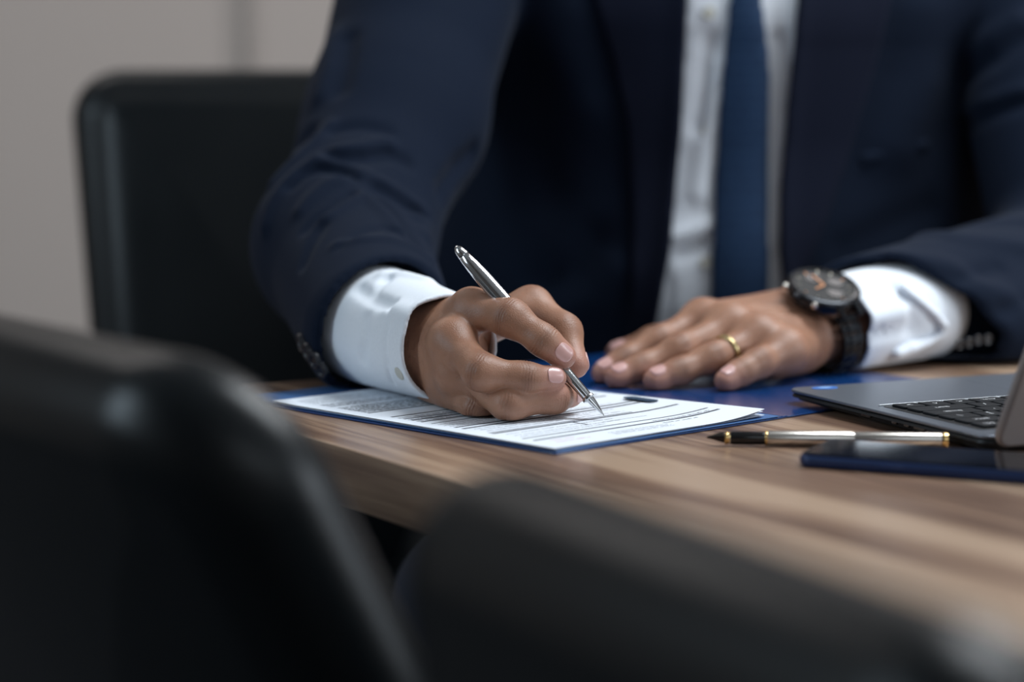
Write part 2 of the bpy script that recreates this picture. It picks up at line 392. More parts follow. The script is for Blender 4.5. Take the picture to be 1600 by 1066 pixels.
def right_hand(p):
    W = WR_R; pal = cap(p, W + nrm(EL_R - W) * .09, W, .031, .0270, nR, 1.25)
    for a_, F_, r1 in ((PR(688, 520, 1.707), RI, .0225), (PR(682, 537, 1.705), RM, .0225), (PR(684, 560, 1.708), RR, .0225), (PR(690, 582, 1.712), RP, .0205)):
        pal = smin(pal, cap(p, a_, F_.p[0], r1, .0132), .016)
    pal = smin(pal, cap(p, PR(712, 540, 1.724), PR(724, 560, 1.708), .022, .017), .014)       # palm muscle
    pal = smin(pal, cap(p, PR(696, 588, 1.70), PR(742, 634, 1.662), .019, .0125), .010)       # little-finger side
    pal = smin(pal, cap(p, RM.p[0], RR.p[0], .0125, .0125), .010)
    for F_, rr in ((RI, .0118), (RM, .0120), (RR, .0112)):                                    # knuckle heads
        pal = smin(pal, ball(p, F_.p[0] + nR * .0020, rr), .009)
    d = smin(pal, RT_.sdf(p), .010)
    d = smin(d, cap(p, PR(752, 496, 1.696), PR(812, 484, 1.694), .0105, .0080), .008)         # web of the thumb
    for F_ in (RI, RM, RR, RP): d = smin(d, smin(pal, F_.sdf(p), .010), .0012)
    return smax(d, -(p[:, 2] - .7556), .0015)
# left hand, laid flat on the folder
LI = Finger(Lp((1097, 500, 1.818), (1030, 533, 1.794), (975, 563, 1.784), (941, 583, 1.776)), [.0128, .0108, .0094, .0084], (-.1, -.45, 1))
LM = Finger(Lp((1142, 509, 1.800), (1062, 547, 1.770), (1002, 574, 1.760), (962, 590, 1.752)), [.0130, .0112, .0096, .0086], (-.1, -.45, 1))
LR = Finger(Lp((1186, 526, 1.787), (1114, 560, 1.759), (1060, 581, 1.748), (1022, 594, 1.741)), [.0126, .0108, .0094, .0084], (-.1, -.45, 1))
LP = Finger(Lp((1230, 548, 1.778), (1184, 568, 1.754), (1157, 582, 1.743), (1132, 595, 1.734)), [.0126, .0104, .0088, .0078], (-.1, -.45, 1))
LT = Finger(Lp((1222, 500, 1.885), (1120, 514, 1.885), (1022, 532, 1.884), (962, 552, 1.888)), [.0165, .0125, .0105, .0082], (0, -.45, 1))
def left_hand(p):
    W = WR_L; pal = cap(p, W + nrm(EL_L - W) * .09, W - nrm(EL_L - W) * .006, .029, .0262, (0, -.3, 1), 1.22)
    wr = [PQ(1238, 493, 1.865), PQ(1238, 500, 1.850), PQ(1242, 517, 1.834), PQ(1246, 533, 1.822)]
    for a, F_, r1 in zip(wr, (LI, LM, LR, LP), (.0200, .0212, .0225, .0220)):
        pal = smin(pal, cap(p, a, F_.p[0], r1, .0132), .015)
    pal = smin(pal, cap(p, PQ(1244, 548, 1.816), PQ(1205, 571, 1.776), .0165, .0110), .012)
    for A_, B_ in ((LI, LM), (LM, LR), (LR, LP)): pal = smin(pal, cap(p, A_.p[0], B_.p[0], .0120, .0120), .010)
    for F_, rr in ((LI, .0112), (LM, .0116), (LR, .0110), (LP, .0102)):
        pal = smin(pal, ball(p, F_.p[0] + V3([0, -.0005, .0026]), rr), .010)
    d = smin(pal, LT.sdf(p), .012)
    for F_ in (LI, LM, LR, LP): d = smin(d, smin(pal, F_.sdf(p), .010), .0012)
    for a, F_ in zip(wr, (LI, LM, LR, LP)):                                                   # tendons
        t = cap(p, a + V3([0, 0, .016]), F_.p[0] + V3([0, 0, .0125]), 0, 0); d = d - .0007 * np.exp(-(t / .0035) ** 2)
    return smax(d, -(p[:, 2] - .7518), .0015)
def grooves(V, N, fingers, hand_n):
    """fine skin creases across the joints"""
    off = np.zeros(len(V)); dark = np.zeros(len(V)); pink = np.zeros(len(V))
    for F_ in fingers:
        for i in (1, 2):
            c = F_.p[i]; ax = nrm(nrm(F_.p[i + 1] - c) + nrm(c - F_.p[i - 1])); q = V - c; s_ = q @ ax
            r = np.sqrt(np.maximum((q * q).sum(1) - s_ ** 2, 0)); m = (r < F_.r[i] * 1.7) & (np.abs(s_) < .012)
            # nearest finger only
            o = np.min([polydist(V[m].astype(np.float32), G.p[1:]) - G.r[2] for G in fingers if G is not F_], 0) if m.any() else 0
            own = polydist(V[m].astype(np.float32), F_.p[1:]) - F_.r[2]
            wgt = np.clip((o - own) / .003, 0, 1) * np.clip((q[m] @ F_.d) / F_.r[i] + .5, 0, 1)
            e = np.exp(-(s_[m] / .0042) ** 2)
            off[m] += -wgt * e * (.00034 + .00040 * np.cos(s_[m] * 2 * math.pi / .0021 + 1.2 * np.sin(q[m] @ np.cross(ax, F_.d) * 500)))
            dark[m] = np.maximum(dark[m], wgt * np.exp(-(s_[m] / .0055) ** 2) * .28)
        t = F_.p[-1]; dd = np.sqrt(((V - t) ** 2).sum(1)); pink = np.maximum(pink, np.clip(1.25 - dd / .016, 0, 1) * .6)
    return off, dark, pink
def vnormals(V, Q):
    fn = np.cross(V[Q[:, 2]] - V[Q[:, 0]], V[Q[:, 3]] - V[Q[:, 1]]); N = np.zeros_like(V)
    for c in range(4):
        for k in range(3): N[:, k] += np.bincount(Q[:, c], fn[:, k], len(V))
    return N / (np.linalg.norm(N, axis=1)[:, None] + 1e-12)
def bbox(pts, pad): a = np.array(pts); return a.min(0) - pad, a.max(0) + pad
# hands at fine resolution
hands = []
for f, Fs, wr, el, n_ in ((right_hand, (RI, RM, RR, RP, RT_), WR_R, EL_R, nR), (left_hand, (LI, LM, LR, LP, LT), WR_L, EL_L, V3([0, -.3, 1]))):
    pts = [q for F_ in Fs for q in F_.p] + [wr + nrm(el - wr) * .105]
    lo, hi = bbox(pts, .028)
    V, Q = surfnet(f, lo, hi, .00085, 6); V = relax(V, Q, 2)
    N = vnormals(V, Q); off, dark, pink = grooves(V, N, Fs, n_)
    V = V + N * off[:, None]
    # tint darkens past the wrist, more on the right arm; the back of the hand carries fine hair
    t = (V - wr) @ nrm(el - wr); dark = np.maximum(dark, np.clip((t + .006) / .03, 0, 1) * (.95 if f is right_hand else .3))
    md = np.sqrt(((V - wr) ** 2).sum(1)); hairy = np.clip(1.15 - md / .055, 0, 1) * np.clip(N @ nrm(n_) * 1.5, 0, 1)
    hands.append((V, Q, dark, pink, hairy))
# coarse body under the clothes: torso, neck, head, arms, legs
CX = .209; CHEST = V3([CX, 2.34, 1.04]); BELLY = V3([CX - .012, 2.385, .80]); PEL = V3([CX + .01, 2.46, .56]); NECK = V3([CX, 2.32, 1.21]); HEAD = V3([CX - .01, 2.275, 1.355])
KN_R, KN_L = V3([-.02, 1.96, .54]), V3([.46, 2.02, .54]); AN_R, AN_L = V3([-.02, 2.0, .10]), V3([.46, 2.06, .10])
def torso(p, g=0.0):
    d = cap(p, CHEST, BELLY, (.131 + g), .152 + g, (1, 0, 0), .60); d = smin(d, cap(p, BELLY, PEL, .152 + g, .138 + g, (1, 0, 0), .62), .05)
    return smin(d, cap(p, CHEST + V3([-.20, .01, .07]), CHEST + V3([.20, .01, .07]), .062 + g, .062 + g), .08)
def body(p):
    d = torso(p, -.012)
    d = smin(d, cap(p, CHEST + V3([0, 0, .08]), NECK, .065, .058), .05)
    d = smin(d, cap(p, NECK, HEAD + V3([0, 0, -.03]), .056, .060), .03)
    h = ball(p, HEAD, 0, None, (.078, .098, .112)); h = smin(h, ball(p, HEAD + V3([0, -.055, -.075]), .040), .05)
    h = smin(h, cap(p, HEAD + V3([0, -.093, .012]), HEAD + V3([0, -.112, -.022]), .008, .013), .012)
    for s_ in (-1, 1):
        h = smax(h, -ball(p, HEAD + V3([.030 * s_, -.098, .010]), .013), .012); h = smin(h, ball(p, HEAD + V3([.030 * s_, -.080, .008]), .013), .004)
        h = smin(h, ball(p, HEAD + V3([.080 * s_, .004, -.01]), 0, None, (.010, .018, .030)), .006)
        h = smin(h, cap(p, HEAD + V3([.014 * s_, -.088, .030]), HEAD + V3([.045 * s_, -.080, .032]), .007, .006), .01)
    for z_ in (-.052, -.062): h = smin(h, cap(p, HEAD + V3([-.018, -.096, z_]), HEAD + V3([.018, -.096, z_]), .006, .006), .006)
    d = smin(d, h, .025)
    for sh, el, wr in ((SH_R, EL_R, WR_R), (SH_L, EL_L, WR_L)):
        e2 = wr + nrm(el - wr) * .155
        d = smin(d, cap(p, sh, el, .052, .042), .03); d = smin(d, cap(p, el, e2, .038, .030), .02)
    for kn, an, s_ in ((KN_R, AN_R, -1), (KN_L, AN_L, 1)):
        d = smin(d, cap(p, PEL + V3([.09 * s_, 0, 0]), kn, .085, .062), .04); d = smin(d, cap(p, kn, an, .055, .038), .02)
    return d
V, Q = surfnet(body, (-.30, 1.55, .04), (.84, 2.66, 1.52), .008, 4); V = relax(V, Q, 1)
z0 = np.zeros(len(V)); parts = [(V, Q, z0 + .2, z0, z0)] + hands
Vs = np.concatenate([a[0] for a in parts]); offs = np.cumsum([0] + [len(a[0]) for a in parts])
Qs = np.concatenate([a[1] + o for a, o in zip(parts, offs)])
def bridge(Qs, h0, h1, wr, el):
    ax = nrm(el - wr); cen = Vs[Qs].mean(1); hand = (Qs >= h0).all(1) & (Qs < h1).all(1); coarse = (Qs < offs[1]).all(1)
    t = (cen - wr) @ ax; off = np.linalg.norm(cen - wr - np.outer(t, ax), axis=1)
    hi_ = np.where(hand & (off < .006), t, -9).argmax(); bi = np.where(coarse & (t > t[hi_] - .02) & (t < .2), np.linalg.norm(cen - cen[hi_], axis=1), 9).argmin()
    A = Qs[hi_]; B = Qs[bi][::-1]; k = min(range(4), key=lambda k: np.linalg.norm(Vs[A] - Vs[np.roll(B, k)], axis=1).sum()); B = np.roll(B, k)
    new = np.array([[A[i], B[i], B[(i + 1) % 4], A[(i + 1) % 4]] for i in range(4)])[:, ::-1]
    return np.concatenate([np.delete(Qs, [hi_, bi], 0), new])
Qs = bridge(Qs, offs[1], offs[2], WR_R, EL_R); Qs = bridge(Qs, offs[2], offs[3], WR_L, EL_L)
person = thing('person', (CX, 2.40, 0), 'seated man in dark navy suit, white shirt and blue tie, writing at the table', 'person')
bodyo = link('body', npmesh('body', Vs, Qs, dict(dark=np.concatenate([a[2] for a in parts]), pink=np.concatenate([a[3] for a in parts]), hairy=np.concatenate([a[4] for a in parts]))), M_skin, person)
# fingernails
def make_nail(F_, L=.0060, W=.0050, shift=0.0):
    ax, dn, sd, c = F_.nailframe(); c = c - ax * .0035 + ax * shift
    W = min(W, F_.r[-1] * .76)
    def f(p):
        q = p - c.astype(np.float32); u = q @ ax; v = q @ sd; z = q @ dn
        reg = (np.abs(u / L) ** 2.8 + np.abs(v / W) ** 2.8) ** (1 / 2.8) - 1
        return smax(np.maximum(np.abs(F_.sdf(p) - .0002) - .0005, -z - .004), reg * W, .0006)
    return sdf_part('fingernail', f, c - .009, c + .009, .00035, M_nail, person, 1)
for F_, a, b, c in ((RI, .0064, .0060, .001), (RM, .0062, .0056, .001), (RR, .0058, .0056, .002), (RP, .0048, .0045, 0), (RT_, .0065, .006, 0), (LI, .0058, .0062, 0), (LM, .0058, .0062, 0), (LR, .0058, .0060, 0), (LP, .0052, .0054, 0), (LT, .0062, .0058, 0)):
    o = make_nail(F_, a, b, c)
# ------------------------------------------------------------------ clothes
# edges of the open jacket over the shirt, as x at a given height on the chest
def prof(*pts):
    q = np.array([P(x, y, 2.17) for x, y in pts]); o = np.argsort(q[:, 2]); return q[o, 2], q[o, 0]
VL = prof((1074, -160), (1074, 0), (1068, 200), (1052, 400), (1032, 520), (1020, 640)); VR = prof((1275, -160), (1247, 0), (1236, 150), (1226, 300), (1226, 400), (1240, 520), (1250, 640))
LL = prof((880, -160), (930, 0), (957, 90), (982, 200), (990, 330), (988, 540), (988, 640)); LR_ = prof((1440, -160), (1397, 0), (1376, 100), (1328, 270), (1290, 380), (1240, 500), (1250, 640))
def ix(pr, z): return np.interp(z, pr[0], pr[1]).astype(np.float32)
def fold_set(base, specs, d0, d1):
    out = []
    for amp, sig, pl in specs:
        out.append((amp, sig, [trace(base, x, y, d0, d1) for x, y in pl]))
    return out
def folds(p, d, fs):
    for amp, sig, pl in fs:
        m = np.abs(d) < .03
        if m.any():
            q = polydist(p[m], pl); d[m] -= (amp * np.exp(-(q / sig) ** 2)).astype(np.float32)
    return d
AXR = nrm(WR_R - EL_R); HEM_R = PR(596, 508, 1.80) + AXR * .006
def sleeve_r_base(p):
    d = smin(cap(p, P(690, -90, 2.22), P(618, 190, 2.10), .086, .0745), cap(p, P(618, 190, 2.10), P(536, 385, 1.985), .0745, .0680), .03)
    d = smin(d, cap(p, P(536, 385, 1.985), PR(590, 512, 1.80), .0700, .0585), .030)
    return d
FR = fold_set(sleeve_r_base, [
    (0.0078, .0065, [(415, 354), (428, 313), (457, 278), (498, 249), (527, 236), (570, 230), (605, 224)]),
    (0.0070, .0060, [(428, 285), (463, 249), (489, 226), (515, 197)]),
    (0.0078, .0055, [(498, 251), (521, 258), (564, 271), (599, 287), (640, 313), (669, 338)]),
    (0.0062, .0065, [(470, 330), (483, 313), (515, 287), (564, 276)]),
    (0.0062, .0060, [(506, 345), (553, 312), (572, 302), (600, 330), (622, 358)]),
    (0.0070, .0070, [(650, 342), (667, 345), (663, 370)]),
    (0.0047, .0050, [(527, 383), (565, 374), (611, 375), (652, 391), (675, 410)]),
    (-0.0109, .0085, [(480, 208), (450, 232), (424, 285)]),
    (-0.0124, .0060, [(512, 243), (540, 246), (575, 247), (608, 242), (636, 253)]),
    (-0.0093, .0050, [(455, 290), (475, 272), (498, 263), (530, 266), (553, 279)]),
    (-0.0124, .0055, [(590, 293), (617, 308), (640, 325), (663, 337)]),
    (-0.0085, .0050, [(578, 300), (600, 318), (622, 342), (642, 368), (655, 388)]),
    (-0.0070, .0045, [(478, 358), (498, 338), (515, 327), (553, 303)]),
    (-0.0054, .0050, [(474, 412), (490, 375), (505, 350)]),
    (-0.0039, .0035, [(530, 386), (548, 374), (570, 362), (600, 356), (632, 368)]),
    (-0.0070, .0080, [(545, 60), (540, 100), (530, 140)]), (0.0062, .0100, [(520, 60), (510, 110), (500, 150)]),
    (-0.0078, .0090, [(740, 240), (715, 262), (690, 300)]),
    (-0.0047, .0060, [(520, 205), (560, 198), (605, 205)]),
], 1.6, 2.4)
def above_table(p, d, z=.7535):
    return smax(d, -(p[:, 2] - z), .004)
def sleeve_r(p, g=0.0):
    d = folds(p, sleeve_r_base(p), FR) + np.float32(g)
    return above_table(p, d, .7545 if g == 0 else .7575)
def cutplane(p, c, n): return (p - np.asarray(c, np.float32)) @ np.asarray(nrm(n), np.float32)
# left sleeve
aW = nrm(EL_L - WR_L); nearL = V3([0, -1, 0]) + aW * aW[1]; nearL = nrm(nearL)
HT = WR_L + aW * .064; HL = nrm(-aW + nearL * .95 - V3([0, 0, 1]) * .25)
def sleeve_l_base(p):
    d = smin(cap(p, SH_L, EL_L, .086, .074), cap(p, EL_L, WR_L + aW * .03 + V3([0, 0, .008]), .072, .048), .03)
    return smin(d, cap(p, EL_L + V3([0, -.085, -.045]), WR_L + aW * .115 + V3([0, -.046, -.008]), .052, .028), .03)
FL = fold_set(sleeve_l_base, [
    (-.005, .009, [(1480, 330), (1530, 350), (1600, 350)]), (.005, .010, [(1440, 370), (1500, 372), (1600, 385)]),
    (-.004, .008, [(1430, 420), (1490, 440), (1560, 420)]), (.004, .010, [(1400, 400), (1480, 412), (1540, 450), (1590, 470)]),
    (-.006, .008, [(1508, 195), (1550, 174), (1600, 160)]), (.005, .008, [(1508, 180), (1550, 160), (1600, 143)]), (-.006, .009, [(1512, 120), (1560, 90), (1600, 60)]), (.005, .010, [(1505, 90), (1550, 55), (1590, 30)]),
    (-.004, .008, [(1510, 500), (1560, 490), (1600, 470)])], 1.6, 2.5)
def sleeve_l(p, g=0.0):
    return above_table(p, folds(p, sleeve_l_base(p), FL) + np.float32(g), .7545 if g == 0 else .7575)
def jacket_torso(p):
    d = torso(p, .016)
    return smin(d, cap(p, P(690, -50, 2.25), P(1610, -40, 2.33), .085, .085), .05)
FT = fold_set(jacket_torso, [
    (.010, .030, [(865, -20), (880, 70), (905, 150)]), (-.004, .022, [(800, 60), (815, 180), (860, 300)]),
    (-.005, .020, [(930, 380), (900, 420), (850, 450)]), (.005, .020, [(960, 420), (920, 470), (870, 520)]),
    (.008, .030, [(1440, 20), (1430, 120), (1400, 220)]), (-.003, .016, [(1320, 390), (1380, 360), (1450, 330)])], 1.8, 2.6)
def jacket(p):
    t = folds(p, jacket_torso(p), FT)
    front = p[:, 1] < 2.34
    z = p[:, 2]; x = p[:, 0]
    v = np.maximum(ix(VL, z) - x, x - ix(VR, z)) * -1           # > 0 inside the opening
    inner = torso(p, .0085)
    t = np.maximum(t, -smax(inner, p[:, 1] * 0 - 1, .001))  # a shell over the shirt
    t = np.where(front, smax(t, v, .003), t)
    # hem of the jacket on the lap
    t = smax(t, -(z - .60), .003)
    # collar opening round the neck
    t = smax(t, -cap(p, NECK + V3([0, -.005, -.06]), NECK + V3([0, 0, .2]), .070, .074), .004)
    t = smax(t, z - 1.225, .006)
    # sleeves
    r = sleeve_r(p); r = smax(r, cutplane(p, HEM_R, AXR + V3([.06, .38, .06])), .0025); r = smax(r, -np.maximum(sleeve_r(p, .0070), -cutplane(p, HEM_R - AXR * .04, AXR)), .001)
    l = sleeve_l(p); l = smax(l, cutplane(p, HT, HL), .0025); l = smax(l, -np.maximum(sleeve_l(p, .0070), -cutplane(p, HT - HL * .03, HL)), .001)
    d = smin(t, r, .010); d = smin(d, l, .010)
    return d
jk = sdf_part('suit_jacket', jacket, (-.26, 1.64, .58), (.86, 2.62, 1.25), 0.0030, M_suit, person, 2)
tag(jk, 'dark navy wool jacket worn open')
def lapel(pa, pb, flip):
    def f(p):
        z = p[:, 2]; x = p[:, 0]; a, b = ix(pa, z), ix(pb, z)
        lo_, hi_ = (b, a) if flip else (a, b)
        e = np.maximum(lo_ - x, x - hi_)
        t = folds(p, jacket_torso(p), FT) - .0060
        # the roll line along the opening lifts a little from the chest
        near = np.abs(x - a) if not flip else np.abs(x - a)
        t = t - .004 * np.exp(-(near / .012) ** 2)
        d = np.maximum(t, -(jacket_torso(p) + .006)); d = smax(d, e, .003)
        d = smax(d, z - 1.185, .003); d = smax(d, -(z - .74), .003); return np.maximum(d, p[:, 1] - 2.36)
    return f
sdf_part('lapel', lapel(VL, LL, True), (.0, 2.05, .72), (.25, 2.38, 1.21), .0026, M_lapel, person, 2)
sdf_part('lapel', lapel(VR, LR_, False), (.18, 2.05, .72), (.47, 2.38, 1.21), .0026, M_lapel, person, 2)
# breast pocket welt
def welt(p):
    a, b = trace(jacket_torso, 1352, 248, 1.8, 2.6), trace(jacket_torso, 1440, 226, 1.8, 2.6)
    t = folds(p, jacket_torso(p), FT)
    return np.maximum(smax(np.maximum(t - .002, -(t + .004)), cap(p, a, b, .0075, .0075), .002), p[:, 1] - 2.31)
sdf_part('breast_pocket', welt, (.28, 2.0, .88), (.44, 2.40, 1.02), .0022, M_suit, person, 2)
# shirt front with placket and collar
SHF = fold_set(lambda p: torso(p, .008), [
    (-.006, .008, [(1062, 392), (1085, 384), (1115, 372)]), (.005, .008, [(1052, 372), (1085, 362), (1112, 350)]),
    (-.004, .007, [(1110, 60), (1100, 150), (1090, 200)]), (.004, .010, [(1125, 100), (1105, 220), (1092, 300)]), (-.004, .006, [(1222, 60), (1235, 130), (1232, 180)]),
    (-.005, .007, [(1225, 392), (1230, 380), (1240, 372)])], 1.8, 2.5)
def shirt(p):
    t = folds(p, torso(p, .0075), SHF); z = p[:, 2]; x = p[:, 0]
    pl = np.maximum(np.abs(x - (ix(VL, z) * .30 + ix(VR, z) * .70 - .052)) - .016, 0)
    t = t - .0016 * (pl <= 0)
    t = np.maximum(t, -(t + .008)); t = smax(t, np.maximum(ix(VL, z) - .03 - x, x - ix(VR, z) - .03), .002)
    t = np.maximum(t, p[:, 1] - 2.36); t = smax(t, z - 1.16, .003); return smax(t, -(z - .62), .003)
sdf_part('shirt', shirt, (.08, 2.05, .60), (.34, 2.38, 1.19), .0026, M_shirt, person, 1)
def collar(p):
    a = NECK + V3([0, -.004, -.035]); b = NECK + V3([0, .004, .012])
    d = cap(p, a, b, .073, .067); d = np.maximum(d, -(cap(p, a - V3([0, 0, .05]), b + V3([0, 0, .06]), 0.0655, .0595))); d = smax(d, np.abs(p[:, 2] - (NECK[2] - .012)) - .026, .002)
    return d
sdf_part('shirt_collar', collar, NECK - .1, NECK + .1, .003, M_shirt, person, 1)
# tie
TL = prof((1158, -160), (1140, 0), (1128, 140), (1121, 300), (1117, 460), (1117, 640)); TR = prof((1176, -160), (1193, 0), (1207, 100), (1210, 300), (1212, 460), (1212, 640))
def tie(p):
    z = p[:, 2]; x = p[:, 0]; a, b = ix(TL, z), ix(TR, z); c = (a + b) / 2; hw = (b - a) / 2
    t = torso(p, .0115); u = np.clip((x - c) / hw, -1, 1)
    d = np.abs(t - .0015 - .003 * (1 - u * u)) - .0022; d = smax(d, np.maximum(a - x, x - b), .003)
    d = np.maximum(d, p[:, 1] - 2.36); d = smax(d, z - 1.155, .003); d = smax(d, -(z - .70), .003); return d
sdf_part('tie', tie, (.14, 2.03, .68), (.28, 2.38, 1.17), .0024, M_tie, person, 2)
sdf_part('tie_knot', lambda p: cap(p, V3([CX, 2.236, 1.148]), V3([CX, 2.225, 1.180]), .016, .023), (CX - .04, 2.17, 1.11), (CX + .04, 2.29, 1.22), .003, M_tie, person, 1)
sh = lambda p: torso(p, .0095)
for x_, y_ in ((1103, 410), (1106, 205), (1108, 20)):
    c = trace(sh, x_, y_, 1.8, 2.5).astype(float); lathe('shirt_button', c + V3([0, .002, 0]), c - V3([0, .001, 0]), [(0, .0055), (.0022, .0058), (.0035, .005), (.0033, .0035), (.0028, 0.0001)], M_sbutton, person, 20)
# trousers, shoes, hair
def trousers(p):
    d = cap(p, BELLY + V3([0, 0, -.1]), PEL, .140, .145, (1, 0, 0), .66)
    for kn, an, s_ in ((KN_R, AN_R, -1), (KN_L, AN_L, 1)):
        d = smin(d, cap(p, PEL + V3([.09 * s_, 0, 0]), kn, .098, .078), .04); d = smin(d, cap(p, kn, an, .072, .058), .03)
    return smax(smax(d, p[:, 2] - .72, .01), -(p[:, 2] - .075), .004)
sdf_part('trousers', trousers, (-.2, 1.80, .05), (.65, 2.68, .76), .009, M_trouser, person, 1)
for an in (AN_R, AN_L):
    def shoe(p, an=an):
        d = cap(p, an + V3([0, .02, -.055]), an + V3([0, -.15, -.066]), .042, .036, (0, 0, 1), 1.1); d = smin(d, cap(p, an + V3([0, .02, -.04]), an + V3([0, .02, .01]), .042, .046), .03); return smax(d, -(p[:, 2] - .002), .003)
    sdf_part('shoe', shoe, an + V3([-.08, -.24, -.11]), an + V3([.08, .12, .08]), .005, M_black, person, 1)
def hair(p):
    h = ball(p, HEAD + V3([0, .010, .012]), 0, None, (.082, .103, .112)); h = smax(h, -(ball(p, HEAD + V3([0, -.07, -.05]), .098)), .01); return smax(h, -(p[:, 2] - HEAD[2] + .045), .006)
sdf_part('hair', hair, HEAD - .14, HEAD + .14, .004, M_hair, person, 1)
# shirt cuffs
def tube_cuff(f_out, f_in, c_end, n_end, c_in, n_in):
    def f(p):
        d = np.maximum(f_out(p), -np.maximum(f_in(p), -cutplane(p, c_end - nrm(n_end) * .028, n_end))); d = smax(d, cutplane(p, c_end, n_end), .0012); return np.maximum(d, -cutplane(p, c_in, n_in))
    return f
cR0, cR1 = PR(584, 508, 1.812), PR(704, 545, 1.686); aR = nrm(cR1 - cR0)
def cuffr_base(p): return cap(p, cR0 - aR * .02, cR1 + aR * .03, .0480, .0370)
FCR = fold_set(cuffr_base, [(-0.0056, .0050, [(560, 450), (585, 468), (612, 478)]), (0.0048, .0055, [(600, 430), (630, 430), (668, 440)]), (-0.0048, .0045, [(585, 455), (600, 440), (640, 424)]),
    (-0.0035, .0055, [(570, 500), (572, 530), (566, 560)]), (0.0035, .0080, [(610, 480), (640, 490), (660, 478)]), (-0.0016, .0030, [(618, 470), (606, 510), (604, 560), (614, 600)])], 1.5, 2.0)
def cuffr(p, g=0.0):
    d = folds(p, cuffr_base(p), FCR) + np.float32(g); return smax(d, -(p[:, 2] - .7562 - g), .003)
nCR = nrm(aR + V3([.12, -.10, .05]))
c1 = sdf_part('shirt_cuff', tube_cuff(lambda p: cuffr(p), lambda p: cuffr(p, .0032), cR1 - aR * .002, nCR, cR0 - aR * .03, aR), (-.18, 1.57, .74), (.03, 1.97, .90), .0013, M_shirt, person, 2)
tag(c1, 'white cuff of the writing hand')
# loose inner lap of the cuff, peeping out below the wrist
def lap(p):
    d = cap(p, cR0, cR1 + aR * .03, .0450, .0325); d = np.maximum(d, -(d + .0018)); d = smax(d, cutplane(p, PR(672, 560, 1.70), nrm(aR + V3([.1, -.1, .35]))), .001); d = np.maximum(d, -cutplane(p, PR(640, 590, 1.72), aR))
    return np.maximum(d, p[:, 2] - .785)
sdf_part('cuff_lap', lap, (-.12, 1.60, .745), (.02, 1.80, .80), .0014, M_shirt, person, 1)
cb = trace(lambda p: cuffr(p), 624, 584, 1.5, 1.95).astype(float); nb = grad(cuffr_base, cb)
lathe('cuff_button', cb - nb * .0008, cb + nb * .001, [(0, .0048), (.0012, .0052), (.0018, .0042), (.0015, .0002)], M_sbutton, person, 20)
cL0, cL1 = WR_L + aW * .095 + V3([0, 0, .004]), WR_L + aW * .012 + V3([0, 0, .003]); aL = nrm(cL1 - cL0)
def cuffl_base(p): return cap(p, cL0 - aL * .02, cL1 + aL * .02, .0450, .0395)
FCL = fold_set(cuffl_base, [(-.005, .006, [(1330, 545), (1370, 522), (1420, 515)]), (.004, .008, [(1350, 500), (1390, 490), (1420, 480)]), (-.004, .007, [(1390, 440), (1420, 480), (1430, 510)])], 1.6, 2.2)
def cuffl(p, g=0.0): return smax(folds(p, cuffl_base(p), FCL) + np.float32(g), -(p[:, 2] - .7540 - g), .003)
c2 = sdf_part('shirt_cuff', tube_cuff(lambda p: cuffl(p), lambda p: cuffl(p, .0034), cL1, aL, cL0 - aL * .04, aL), (.18, 1.84, .74), (.46, 2.16, .88), .0016, M_shirt, person, 2)
tag(c2, 'white cuff behind the watch')
# turned edge of the left cuff: a rolled double hem that stands off the wrist
hemp = [trace(cuffl_base, x, y, 1.7, 2.3).astype(float) + V3([0, -.003, 0]) for x, y in ((1410, 447), (1436, 468), (1460, 489), (1474, 506), (1468, 522), (1444, 535), (1420, 544), (1400, 552))]
hemp = [h_ if h_[1] < WR_L[1] + .05 else h_ for h_ in hemp]
def rim(p):
    d = None
    for i in range(len(hemp) - 1):
        e = cap(p, hemp[i], hemp[i + 1], .0030, .0030, (0, 1, .2), .55); d = e if d is None else smin(d, e, .002)
    return smin(d, chain(p, hemp[5:], [.0045, .0055, .0045, .004][:len(hemp[5:])], .002), .003)
lo, hi = bbox(hemp, .015); sdf_part('cuff_hem', rim, lo, hi, .0012, M_shirt, person, 2)
# sleeve buttons
for f_, bs, pl_ in ((sleeve_r, 1, ((473, 535), (483, 549), (493, 562), (503, 576))), (sleeve_l, .6, ((1500, 538), (1514, 535), (1528, 531), (1543, 530)))):
    for x_, y_ in pl_:
        c = trace(f_, x_, y_, 1.5, 2.3).astype(float); g_ = grad(sleeve_r_base if f_ is sleeve_r else sleeve_l_base, c)
        lathe('sleeve_button', c - g_ * .001, c + g_ * .003, [(t_ * bs, r_ * bs) for t_, r_ in ((0, .0066), (.0028, .0072), (.0042, .0064), (.0040, .0048), (.0030, .004), (.003, .0002))], M_button, person, 24)
# ------------------------------------------------------------------ watch and ring
Wc = WR_L - aW * .003; upW = nrm(V3([.02, -.40, .9])); upW = nrm(upW - aW * (upW @ aW)); sdW = np.cross(aW, upW)
watch = thing('wristwatch', Wc, 'chunky black steel wristwatch with round dark dial on the left wrist', 'watch')
dc = Wc + upW * .0365 - aW * .009; nD = nrm(upW + V3([-.02, -.14, 0]))
R_ = .0295
lathe('case', dc - nD * .004, dc + nD * .01, [(0, R_ * .80), (.002, R_ * .93), (.008, R_ * .96), (.0100, R_ * .92)], M_watch, watch, 48)
lathe('bezel', dc + nD * .0055, dc + nD * .02, [(0, R_ * .98), (.0018, R_ * 1.0), (.0032, R_ * .95), (.0034, R_ * .84), (.0018, R_ * .82)], M_watch, watch, 60, caps=False)
dial = lathe('dial', dc + nD * .0055, dc + nD * .02, [(0, R_ * .83), (.0021, R_ * .83)], M_dial, watch, 48)
M_marker = mat('watch_marker', (.25, .23, .19), .4, .5)
Md = frame(nD, -aW)
